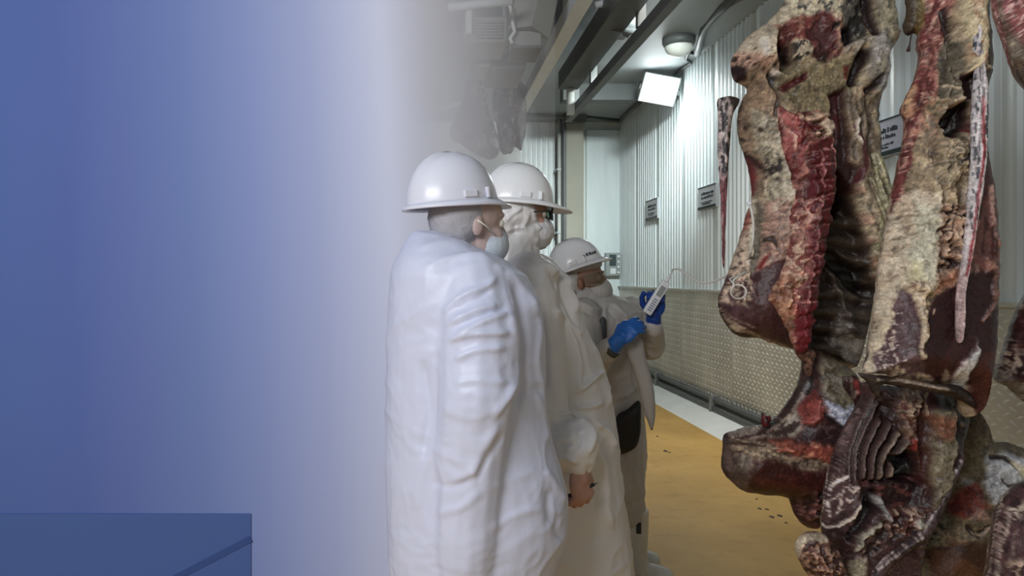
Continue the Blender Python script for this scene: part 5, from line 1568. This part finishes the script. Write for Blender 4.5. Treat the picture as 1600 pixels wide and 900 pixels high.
def boot(person, x, y, yaw, m=M_BOOT, shaft_top=0.36, r=0.062, mark=False):
    M = Matrix.Translation((x, y, 0)) @ Matrix.Rotation(math.radians(yaw), 4, 'Z')
    b = MB().loft([(0, 0, shaft_top, r, r * 1.02), (0, 0, 0.25, r * 0.95, r), (0.0, 0, 0.14, r * 0.85, r * 0.85), (0.01, 0, 0.06, r, r * 0.8)], 20)
    b.ball((0.055, 0, 0.055), (0.115, 0.047, 0.052)).ball((0.12, 0, 0.05), (0.062, 0.049, 0.045)).ball((-0.02, 0, 0.045), (0.06, 0.042, 0.045))
    b.v = [(vx, vy, max(vz, 0.022)) for vx, vy, vz in b.v]
    o = moved(b, M).fused('boot', m, person, 0.006, 6)
    s = MB()
    pts = []
    for k in range(24):
        w = 2 * math.pi * k / 24
        pts.append((0.05 + 0.14 * math.cos(w), 0.05 * math.sin(w) * (1.0 if math.cos(w) > 0 else 0.85)))
    moved(s.prism(pts, 'z', 0.0, 0.026), M).build('sole', mat('boot_sole', (150, 152, 146), 0.5, var=0.08), o)
    if mark:
        moved(MB().bev(-0.004, 0.02, -r * 0.98 - 0.004, -r * 0.98 + 0.014, 0.27, 0.325, 0.003), M).build('maker_mark', M_INK, o)
    return o


def eye_pair(person, M):
    for s in (-1, 1):
        e = moved(MB().ball((0.080, 0.032 * s, 0.006), 0.0135), M).build('eye', mat('eye_white', (225, 220, 214), 0.2, var=0.02), person, True)
        moved(MB().ball((0.0895, 0.032 * s, 0.006), (0.005, 0.0062, 0.0062)), M).build('iris', mat('iris_brown', (50, 32, 24), 0.15, var=0.1), e, True)


# ---------------------------------------------------------------- tall worker in front
dA = 2.1
pa = empty('person', (P(725, 0, dA).x, dA, 0))
tag(pa, 'nearest person in white coveralls and hard hat, head turned away', 'person', 'inspectors in white coveralls')
MA = frame(733, 351, dA, 18, -2)
MAh = frame(709, 346, dA, 26, 6)
sh = dA - 0.17
armA = [P(735, 440, sh), P(742, 610, sh - 0.06), P(735, 770, sh - 0.04)]
armA2 = [P(740, 440, dA + 0.14), P(770, 600, dA + 0.15), P(780, 720, dA + 0.13)]
xA = P(725, 0, dA).x
body = moved(head_shape(), MA)
body.loft(px_rows([(392, 690, 740, 0.06), (420, 660, 775, 0.15), (480, 650, 790, 0.17), (600, 655, 790, 0.15), (700, 650, 800, 0.17), (760, 655, 795, 0.16)], dA))
body.limb(armA, [0.055, 0.045, 0.032]).limb(armA2, [0.055, 0.045, 0.032])
moved(hand_shape(1, (20, 22, 24, 26)), hand_frame(armA[2] + Vector((0, 0, -0.02)), (0.05, 0, -1), (0.2, -1, 0)), body)
moved(hand_shape(-1, (20, 22, 24, 26)), hand_frame(armA2[2] + Vector((0.0, 0, -0.02)), (0.1, 0, -1), (0.2, 1, 0)), body)
for s in (-1, 1):
    body.limb([(xA, dA + 0.1 * s, 0.88), (xA + 0.01, dA + 0.11 * s, 0.48), (xA - 0.02, dA + 0.11 * s, 0.08)], [0.085, 0.058, 0.042])
body.fused('body', M_SKIN_P, pa, 0.0048, 4)
eye_pair(pa, MA)
cov = MB()
cov.loft(px_rows([(362, 645, 690, 0.06), (370, 638, 706, 0.09), (380, 631, 730, 0.125), (392, 625, 758, 0.16), (406, 618, 788, 0.195), (430, 610, 822, 0.225), (470, 606, 842, 0.235), (520, 604, 849, 0.235), (580, 603, 850, 0.235), (640, 602, 851, 0.235), (690, 602, 862, 0.24), (730, 602, 876, 0.245), (770, 603, 885, 0.245), (820, 604, 884, 0.245), (860, 606, 868, 0.24), (900, 610, 858, 0.23), (940, 620, 850, 0.21)], dA), 40, 2.2)
cov.limb([P(736, 450, sh + 0.02), P(746, 520, sh - 0.03), P(745, 620, sh - 0.05), P(735, 720, sh - 0.04), P(728, 860, sh - 0.03), P(724, 980, sh - 0.01)], [0.10, 0.105, 0.105, 0.095, 0.085, 0.07])
cov.limb([P(745, 435, dA + 0.13), P(770, 600, dA + 0.14), P(780, 730, dA + 0.13)], [0.1, 0.09, 0.07])
for s in (-1, 1):
    cov.limb([(xA, dA + 0.1 * s, 0.75), (xA + 0.02, dA + 0.11 * s, 0.45), (xA - 0.02, dA + 0.11 * s, 0.14)], [0.13, 0.105, 0.085])
LA = [([(700, 506), (735, 489), (778, 478)], 5, .012), ([(712, 524), (756, 502), (797, 487)], 5, .011), ([(700, 532), (745, 520), (798, 519)], 4.5, .012), ([(708, 562), (745, 546), (792, 541)], 5, .009),
      ([(690, 492), (716, 466), (760, 446), (774, 430)], 5, .012), ([(708, 486), (740, 470), (768, 452)], 5, -.008), ([(706, 512), (750, 494), (792, 482)], 4, -.008),
      ([(786, 432), (796, 468), (803, 520), (806, 565), (803, 600), (788, 628), (766, 655)], 6, .015), ([(802, 440), (813, 490), (816, 550), (814, 610), (800, 650)], 7, -.018),
      ([(824, 450), (838, 490), (843, 520), (840, 565), (848, 625), (852, 660)], 4, .010), ([(836, 612), (849, 650), (858, 694)], 5, .010), ([(768, 412), (800, 432), (826, 462), (836, 500)], 6, .010),
      ([(780, 662), (752, 700), (738, 738), (700, 752)], 7, .012), ([(790, 672), (762, 712), (748, 752), (752, 768)], 6, -.010), ([(756, 764), (722, 792), (680, 802)], 7, .010), ([(745, 744), (708, 760), (672, 752)], 6, -.008),
      ([(846, 732), (866, 756), (884, 788)], 5, .014), ([(862, 764), (858, 792), (862, 820)], 6, -.014), ([(872, 800), (868, 826), (880, 846)], 5, -.012), ([(690, 640), (740, 652), (772, 640)], 7, .008),
      ([(660, 420), (700, 404), (744, 398), (780, 408)], 6, .008), ([(650, 390), (690, 380), (740, 384)], 5, .007), ([(706, 600), (750, 592), (796, 598)], 6, .006), ([(760, 830), (810, 800), (852, 796)], 7, .008),
      ([(660, 560), (668, 640), (664, 720)], 9, -.012), ([(690, 690), (660, 740), (650, 800)], 8, .008)]
cov.fused('coverall', M_SUIT_L, pa, 0.0062, 12, fold_deform([(q, w, h * (0.75 if min(y for _, y in q) < 640 else 0.45)) for q, w, h in LA], 0.004, 9, 1.0, (1, 1, 1.2), 0.0012))
cl = moved(MB().loft([(-0.06, 0, -0.215, 0.11, 0.11), (-0.066, 0, -0.17, 0.092, 0.092), (-0.085, 0, -0.10, 0.068, 0.078)], 28), MA)
cl.fused('collar', M_SUIT_L, pa, 0.005, 5, fold_deform([], 0.004, 14, 2.0))
moved(MB().ball((-0.036, 0, 0.028), (0.084, 0.088, 0.112)), MA).fused('hair_cap', M_CAPG, pa, 0.006, 3, fold_deform([], 0.003, 20, 4.0))
mk = moved(MB().ball((0.056, 0, -0.056), (0.066, 0.064, 0.06)).ball((0.094, 0, -0.035), 0.026), MA).fused('face_mask', M_MASKB, pa, 0.004, 5)
for s in (-1, 1):
    moved(MB().tube([(0.055, 0.062 * s, -0.03), (0.02, 0.078 * s, -0.008), (-0.01, 0.088 * s, 0.006)], 0.0025, 6), MA).build('ear_loop', M_CABLE, mk, True)
hard_hat(pa, MAh, M_HAT_L, 1.0, 0.035)
boot(pa, xA - 0.02, dA - 0.11, 5); boot(pa, xA - 0.02, dA + 0.11, 5)

# ---------------------------------------------------------------- second worker
dB_ = 2.72
pb = empty('person', (P(860, 0, dB_).x, dB_, 0))
tag(pb, 'middle person with white hood, glasses and hard hat, bare hand holding a pen', 'person', 'inspectors in white coveralls')
MBf = frame(812, 338, dB_, 8, 0)
MBh = frame(807, 338, dB_, 8, -3)
xB = P(862, 0, dB_).x
shB = dB_ - 0.2
armB = [P(828, 445, shB), P(846, 660, 2.44), P(900, 706, 2.36)]
armB2 = [P(828, 445, dB_ + 0.2), P(850, 640, dB_ + 0.24), P(905, 740, dB_ + 0.15)]
body = moved(head_shape(), MBf)
body.loft(px_rows([(396, 795, 838, 0.06), (420, 790, 862, 0.15), (480, 785, 880, 0.17), (600, 790, 890, 0.15), (700, 790, 905, 0.17), (770, 790, 900, 0.16)], dB_))
body.limb(armB, [0.055, 0.045, 0.031]).limb(armB2, [0.055, 0.045, 0.031])
hb = hand_frame(P(904, 730, 2.34), (0.12, -0.05, -1), (0.55, -0.85, 0.1))
moved(hand_shape(1, (42, 46, 48, 50), 30, 1.12), hb, body)
moved(hand_shape(-1, (20, 22, 24, 26)), hand_frame(armB2[2], (0.2, 0, -1), (0.2, 1, 0)), body)
for s in (-1, 1):
    body.limb([(xB, dB_ + 0.1 * s, 0.92), (xB + 0.01, dB_ + 0.11 * s, 0.5), (xB - 0.02, dB_ + 0.11 * s, 0.08)], [0.085, 0.058, 0.042])
body.fused('body', M_SKIN, pb, 0.0045, 3)
eye_pair(pb, MBf)
cov = MB()
cov.loft(px_rows([(398, 795, 850, 0.075), (408, 786, 862, 0.11), (420, 778, 872, 0.15), (440, 770, 886, 0.19), (470, 764, 898, 0.21), (500, 760, 909, 0.22), (540, 758, 926, 0.225), (580, 756, 941, 0.225), (610, 755, 950, 0.225), (640, 755, 955, 0.225), (690, 755, 963, 0.225), (760, 757, 971, 0.23), (830, 757, 980, 0.235), (900, 757, 989, 0.24), (990, 758, 994, 0.245), (1040, 760, 994, 0.24)], dB_), 40, 2.1)
cov.limb([P(826, 440, shB + 0.02), P(838, 560, 2.47), P(846, 680, 2.42), P(872, 694, 2.39), P(893, 695, 2.37), P(902, 718, 2.35)], [0.10, 0.098, 0.10, 0.098, 0.085, 0.058])
cov.limb([P(828, 445, dB_ + 0.18), P(850, 640, dB_ + 0.2), P(900, 730, dB_ + 0.14)], [0.1, 0.09, 0.07])
LB = [([(850, 408), (872, 432), (890, 462), (902, 492)], 4, .012), ([(858, 424), (876, 454), (886, 480), (896, 505)], 4, -.009), ([(865, 420), (880, 436), (886, 452)], 3, .010), ([(878, 500), (898, 540), (904, 580), (902, 620)], 4, .009),
      ([(866, 480), (886, 504), (908, 526)], 3.5, .009), ([(904, 612), (924, 592), (942, 580)], 3.5, .012), ([(898, 640), (922, 634), (944, 628)], 4, .009), ([(922, 532), (940, 566), (950, 600), (950, 640)], 4, .010),
      ([(848, 470), (852, 540), (850, 610)], 5, -.008), ([(930, 660), (950, 676), (958, 700)], 4, .010), ([(906, 648), (922, 668), (924, 690), (916, 712)], 5, .010), ([(866, 646), (894, 648), (914, 664)], 4, .010),
      ([(896, 660), (906, 680), (902, 705)], 4, -.009), ([(936, 700), (946, 760), (952, 830)], 7, .009), ([(924, 720), (930, 790), (934, 860)], 8, -.009), ([(862, 716), (884, 712), (906, 726)], 4, .008), ([(868, 690), (886, 694), (900, 690)], 3, -.006)]
cov.fused('coverall', M_SUIT, pb, 0.006, 8, fold_deform([(q, w, h * 1.3) for q, w, h in LB], 0.0075, 9, 5.0, (1, 1, 0.9), 0.0018))
hd = moved(MB().ball((-0.038, 0, 0.012), (0.108, 0.100, 0.128)).ball((0.0, 0, -0.075), (0.088, 0.09, 0.075)).caps((-0.02, 0, -0.08), (-0.03, 0, -0.205), 0.088, 0.11), MBf)
LH = [([(788, 350), (800, 336), (818, 322)], 3, .007), ([(832, 325), (835, 342), (843, 362)], 3.5, .010), ([(790, 362), (812, 356), (826, 360)], 3, .006), ([(806, 348), (804, 364), (794, 372)], 3, -.006), ([(826, 334), (820, 350), (814, 360)], 3, .006), ([(838, 370), (836, 386), (846, 398)], 3, .006)]
hd.fused('hood', M_HOOD, pb, 0.0045, 5, fold_deform(LH, 0.005, 18, 3.0, (1, 1, 1), 0.0015))
mk = moved(MB().ball((0.056, 0, -0.060), (0.072, 0.068, 0.066)).ball((0.098, 0, -0.034), 0.026), MBf).fused('face_mask', M_MASK, pb, 0.004, 5, fold_deform([], 0.003, 24, 8.0))


def glasses(person, M, frame_mat, lens_mat, z=0.006, goggles=False):
    g = MB()
    for s in (-1, 1):
        ring = []
        for k in range(17):
            w = 2 * math.pi * k / 16
            c, q = math.cos(w), math.sin(w)
            yy = s * (0.036 + 0.030 * math.copysign(abs(c) ** 0.7, c))
            zz = z + 0.021 * math.copysign(abs(q) ** 0.7, q)
            ring.append((0.118 - 3.2 * yy * yy, yy, zz))
        g.tube(ring, 0.0032, 6, False)
        g.tube([(0.118 - 3.2 * 0.066 ** 2, s * 0.066, z + 0.008), (0.07, s * 0.082, z + 0.006), (0.0, s * 0.086, z + 0.002)], 0.0032, 6)
    g.tube([(0.118, -0.008, z + 0.006), (0.12, 0, z + 0.009), (0.118, 0.008, z + 0.006)], 0.0032, 6)
    o = moved(g, M).build('eyeglasses', frame_mat, person, True)
    for s in (-1, 1):
        pts = []
        for k in range(16):
            w = 2 * math.pi * k / 16
            c, q = math.cos(w), math.sin(w)
            yy = s * (0.036 + 0.030 * math.copysign(abs(c) ** 0.7, c)); zz = z + 0.021 * math.copysign(abs(q) ** 0.7, q)
            pts.append((0.118 - 3.2 * yy * yy, yy, zz))
        vs = pts + [(x - 0.002, y, zq) for x, y, zq in pts]
        fs = [tuple(range(16)), tuple(range(16, 32))[::-1]] + [(k, (k + 1) % 16, 16 + (k + 1) % 16, 16 + k) for k in range(16)]
        moved(MB().add(vs, fs), M).build('lens', lens_mat, o)
    return o


def lens_material(name, rgb, alpha):
    m, nt, b = nodes_of(name)
    b.inputs['Base Color'].default_value = (*lin(rgb), 1); b.inputs['Roughness'].default_value = 0.08
    tr = nt.nodes.new('ShaderNodeBsdfTransparent'); tr.inputs[0].default_value = (*lin(rgb), 1)
    nz = nt.nodes.new('ShaderNodeTexNoise'); nz.inputs['Scale'].default_value = 3
    mr = nt.nodes.new('ShaderNodeMapRange'); mr.inputs[3].default_value = alpha * 0.9; mr.inputs[4].default_value = alpha * 1.1
    nt.links.new(nz.outputs['Fac'], mr.inputs[0])
    mx = nt.nodes.new('ShaderNodeMixShader')
    nt.links.new(mr.outputs[0], mx.inputs[0]); nt.links.new(tr.outputs[0], mx.inputs[1]); nt.links.new(b.outputs[0], mx.inputs[2])
    nt.links.new(mx.outputs[0], nt.nodes['Material Output'].inputs['Surface'])
    return m


glasses(pb, MBf, mat('spectacle_frame', (44, 50, 46), 0.3, var=0.05), lens_material('green_lens', (170, 196, 178), 0.25))
hard_hat(pb, MBh, M_HAT, 1.0, 0.062)
boot(pb, xB - 0.02, dB_ - 0.11, 5); boot(pb, xB - 0.02, dB_ + 0.11, 5)
# ballpoint pen in the hand
pen = empty('pen', P(916, 763, 2.32)); tag(pen, 'black pen held in the bare hand of the second worker', 'pen')
pp = [P(888, 775, 2.34), P(912, 764, 2.34), P(928, 757, 2.34)]
MB().tube(pp, 0.006, 10).build('barrel', M_BLACK, pen, True)
MB().tube([pp[2], P(934, 754, 2.34)], [0.0042, 0.001], 10).build('tip', M_DKSTEEL, pen, True)

# ---------------------------------------------------------------- short worker with the thermometer
dC = 3.7
pc = empty('person', (P(955, 0, dC).x, dC, 0))
tag(pc, 'short person in goggles, mask and blue gloves holding a white thermometer towards the beef', 'person', 'inspectors in white coveralls')
MCf = frame(913, 441, dC, -24, 12)
MCh = frame(906, 432, dC, -16, 21)
xC = P(962, 0, dC).x
shC = dC - 0.15
armC = [P(915, 492, shC), P(925, 580, 3.42), P(958, 540, 3.34)]
armC2 = [P(990, 488, dC + 0.10), P(1024, 548, 3.62), P(1021, 500, 3.44)]
body = moved(head_shape(), MCf)
body.loft(px_rows([(480, 905, 945, 0.055), (496, 905, 985, 0.12), (540, 908, 985, 0.14), (600, 912, 985, 0.12), (660, 910, 992, 0.15), (700, 915, 995, 0.14)], dC))
body.limb(armC, [0.045, 0.038, 0.028]).limb(armC2, [0.045, 0.038, 0.028])
gA = hand_frame(P(966, 532, 3.33), (0.74, -0.05, 0.66), (-0.45, -0.8, 0.45))
gB = hand_frame(P(1022, 494, 3.43), (0.12, -0.02, 0.98), (0.35, 0.9, 0.0))
moved(hand_shape(1, (22, 26, 28, 30), 25, 0.98), gA, body)
moved(hand_shape(-1, (48, 50, 52, 55), 30, 0.98), gB, body)
for s in (-1, 1):
    body.limb([(xC, dC + 0.09 * s, 0.72), (xC + 0.01, dC + 0.10 * s, 0.42), (xC + 0.03, dC + 0.10 * s, 0.08)], [0.08, 0.055, 0.04])
body.fused('body', M_SKIN_B, pc, 0.0045, 3)
eye_pair(pc, MCf)
cov = MB()
cov.loft(px_rows([(458, 898, 952, 0.07), (466, 893, 972, 0.09), (474, 890, 990, 0.12), (486, 888, 1002, 0.15), (510, 888, 1004, 0.165), (550, 892, 1002, 0.165), (590, 896, 1000, 0.16), (630, 900, 1002, 0.16), (670, 902, 1006, 0.165), (705, 903, 1008, 0.165), (730, 906, 1008, 0.16)], dC), 36, 2.2)
cov.limb([P(912, 492, shC + 0.03), P(922, 580, 3.45), P(951, 546, 3.36)], [0.085, 0.075, 0.05])
cov.limb([P(988, 488, dC + 0.06), P(1016, 540, 3.62), P(1020, 512, 3.46)], [0.085, 0.072, 0.05])
for s in (-1, 1):
    cov.limb([(xC + 0.01, dC + 0.07 * s, 0.66), (xC + 0.03, dC + 0.09 * s, 0.45), (xC + 0.055, dC + 0.10 * s, 0.33)], [0.12, 0.09, 0.072])
LC = [([(955, 474), (972, 490), (984, 500)], 3, .010), ([(948, 480), (962, 498), (976, 506)], 3, -.008), ([(900, 470), (925, 482), (945, 486)], 3, .008), ([(896, 480), (922, 492), (940, 496)], 3, -.007), ([(948, 470), (947, 500), (948, 540)], 3, .006),
      ([(985, 545), (990, 590), (998, 630)], 3, -.010), ([(1000, 530), (1010, 548), (1024, 556)], 3, .008), ([(960, 620), (980, 616), (1000, 604)], 4, .008), ([(975, 710), (990, 740), (1000, 770)], 4, .008)]
cov.fused('coverall', M_SUIT_G, pc, 0.0055, 6, fold_deform(LC, 0.005, 13, 9.0, (1, 1, 1), 0.0012))
hd = moved(MB().ball((-0.062, 0, 0.012), (0.092, 0.094, 0.125)).ball((0.012, 0, 0.075), (0.092, 0.088, 0.042)).ball((0.012, 0, -0.082), (0.09, 0.082, 0.07)).caps((-0.01, 0, -0.085), (0.0, 0, -0.19), 0.085, 0.105), MCf)
hd.fused('hood', M_SUIT_G, pc, 0.0045, 5, fold_deform([], 0.004, 20, 6.0))
moved(MB().ball((-0.080, -0.058, -0.072), (0.042, 0.045, 0.085), Matrix.Rotation(math.radians(28), 3, 'Y')), MCf).fused('dark_hair_net', M_DARK, pc, 0.005, 3)
mk = moved(MB().ball((0.056, 0, -0.062), (0.074, 0.070, 0.064)).ball((0.098, 0, -0.034), (0.026, 0.03, 0.024)), MCf).fused('face_mask', M_SUIT_G, pc, 0.004, 5, fold_deform([], 0.003, 26, 2.0))
# wrap-round goggles
def wrap(z0, z1, rx, ry, a0=-84, a1=84, th=0.003, n=28):
    vs = []; fs = []
    for k in range(n + 1):
        w = math.radians(a0 + (a1 - a0) * k / n)
        e = math.cos(w) ** 0.5 if math.cos(w) > 0 else 0.0
        for (r, z) in ((1, z0 * (0.55 + 0.45 * e)), (1, z1 * (0.6 + 0.4 * e)), (1 - th / rx, z1 * (0.6 + 0.4 * e)), (1 - th / rx, z0 * (0.55 + 0.45 * e))):
            vs.append((0.012 + rx * r * math.cos(w), ry * r * math.sin(w), z))
    for k in range(n):
        for q in range(4):
            p = (q + 1) % 4
            fs.append((k * 4 + q, k * 4 + p, k * 4 + 4 + p, k * 4 + 4 + q))
    fs += [(0, 1, 2, 3), (n * 4 + 3, n * 4 + 2, n * 4 + 1, n * 4)]
    return MB().add(vs, fs)


gog = moved(wrap(-0.028, 0.036, 0.094, 0.105), MCf).build('goggles', lens_material('amber_lens', (216, 204, 186), 0.2), pc, True)
for zz in (-0.028, 0.036):
    pts = []
    for k in range(25):
        w = math.radians(-84 + 168 * k / 24); e = math.cos(w) ** 0.5
        pts.append((0.012 + 0.095 * math.cos(w), 0.106 * math.sin(w), zz * ((0.55 if zz < 0 else 0.6) + (0.45 if zz < 0 else 0.4) * e)))
    moved(MB().tube(pts, 0.0022, 6), MCf).build('goggle_rim', mat('goggle_frame', (150, 140, 124), 0.35, var=0.1), gog, True)
hard_hat(pc, MCh, M_HAT, 1.0, 0.03, True, True)
moved(hand_shape(1, (22, 26, 28, 30), 25, 1.0, 0.0025), gA, MB().caps(P(956, 543, 3.345), P(967, 531, 3.33), 0.040, 0.036)).fused('glove', M_GLOVE, pc, 0.0032, 2)
moved(hand_shape(-1, (48, 50, 52, 55), 30, 1.0, 0.0025), gB, MB().caps(P(1021, 501, 3.445), P(1022, 490, 3.43), 0.037, 0.034)).fused('glove', M_GLOVE_D, pc, 0.0032, 2)
MB().tube([P(951, 549, 3.355), P(957, 543, 3.345)], [0.044, 0.044], 18).build('dark_cuff', M_DARK, pc, True)


def cloth_body(name, outline, d, thick, m, parent, step=2.2, edge=10, lean=None):
    o = flesh_body(name, outline, d, thick, (200, 200, 200), lambda f: None, parent, step, edge, 0.6, 3, m, 0.0015, lean=lean)
    return o


cloth_body('coat_flap', [(976, 540), (1002, 528), (1010, 560), (1020, 596), (1024, 620), (1025, 650), (1020, 673), (1013, 660), (1005, 636), (998, 606), (988, 574)], 3.44, 0.022, M_SUIT_G, pc)
cloth_body('waist_apron', [(962, 654), (980, 640), (1000, 626), (1003, 650), (1001, 684), (992, 702), (972, 710), (960, 706)], 3.50, 0.03, M_APRON, pc)
cloth_body('name_badge', [(918, 502), (928, 506), (927, 518), (922, 520)], 3.515, 0.006, M_INK, pc, 1.2, 4)
cloth_body('zip_flap', [(938, 498), (947, 498), (947, 534), (938, 534)], 3.51, 0.008, M_DARK, pc, 1.4, 4)
for s in (-1, 1):
    boot(pc, P(986, 0, 3.6).x + 0.02, dC + 0.10 * s, -8, M_BOOT, 0.37, 0.066, s < 0)

# ---------------------------------------------------------------- thermometer with its probe lead
th = empty('thermometer', P(1010, 492, 3.36)); tag(th, 'white handheld probe thermometer with a curling lead reaching the left hindquarter', 'thermometer')
pa0, pa1 = P(1010, 490, 3.37), P(1041, 440, 3.36)
ax = (pa1 - pa0).normalized()
side_v = Vector((0, 1, 0)).cross(ax).normalized(); up_v = ax.cross(side_v)
L = (pa1 - pa0).length
tm = Matrix((ax, side_v, up_v)).transposed().to_4x4(); tm = Matrix.Translation(pa0) @ tm
moved(MB().bev(0, L, -0.021, 0.021, -0.012, 0.012, 0.007), tm).build('case', M_DEVICE, th)
moved(MB().bev(L * 0.55, L * 0.85, -0.013, 0.013, -0.0135, 0.0135, 0.002), tm).build('display', mat('lcd_grey', (150, 160, 158), 0.25, var=0.05), th)
for k in range(6):
    moved(MB().bev(L * (0.10 + 0.065 * k), L * (0.13 + 0.065 * k), -0.010, 0.010, -0.0135, 0.0135, 0.001), tm).build('print_line', mat('device_print', (120, 130, 160), 0.5, var=0.05), th)
moved(MB().tube([(L, 0, 0), (L + 0.012, 0, 0), (L + 0.045, 0, 0)], [0.011, 0.008, 0.0035], 10), tm).build('cable_boot', M_DEVICE, th, True)
tip = tm @ Vector((L + 0.045, 0, 0))
cab = [(1052, 421), (1062, 421), (1074, 430), (1088, 439), (1104, 442), (1120, 438), (1136, 430), (1150, 421), (1162, 411), (1170, 402), (1174, 392)]
dd = np.interp(np.arange(len(cab)), [0, len(cab) - 1], [3.34, 2.745])
pts = [tip] + [P(x, y, q) for (x, y), q in zip(cab, dd)]
cpts = []
arr = [Vector(p) for p in pts]
for i in range(len(arr) - 1):
    p0, p1, p2, p3 = arr[max(i - 1, 0)], arr[i], arr[i + 1], arr[min(i + 2, len(arr) - 1)]
    for k in range(4):
        t = k / 4
        cpts.append(0.5 * ((2 * p1) + (p2 - p0) * t + (2 * p0 - 5 * p1 + 4 * p2 - p3) * t * t + (3 * p1 - p0 - 3 * p2 + p3) * t ** 3))
cpts.append(arr[-1])
MB().tube(cpts, 0.0042, 6).build('lead', M_CABLE, th, True)
pr = [P(1174, 392, 2.745), P(1177, 370, 2.74), P(1177, 345, 2.74), P(1174, 328, 2.74), P(1171, 318, 2.745)]
MB().tube(pr, 0.0045, 8).build('probe_stem', M_CABLE, th, True)
MB().ball(pr[-1], 0.010).build('probe_head', M_DEVICE, th, True)
loop = [P(1168 + 12 * math.cos(w) - 14, 456 + 11 * math.sin(w), 2.73 - 0.004 * k) for k, w in enumerate(np.linspace(-2.4, 4.2, 22))]
loop = [P(1164, 424, 2.735), P(1146, 438, 2.73)] + loop + [P(1140, 436, 2.73), P(1172, 424, 2.735)]
MB().tube(loop, 0.0036, 6).build('lead_loop', M_CABLE, th, True)
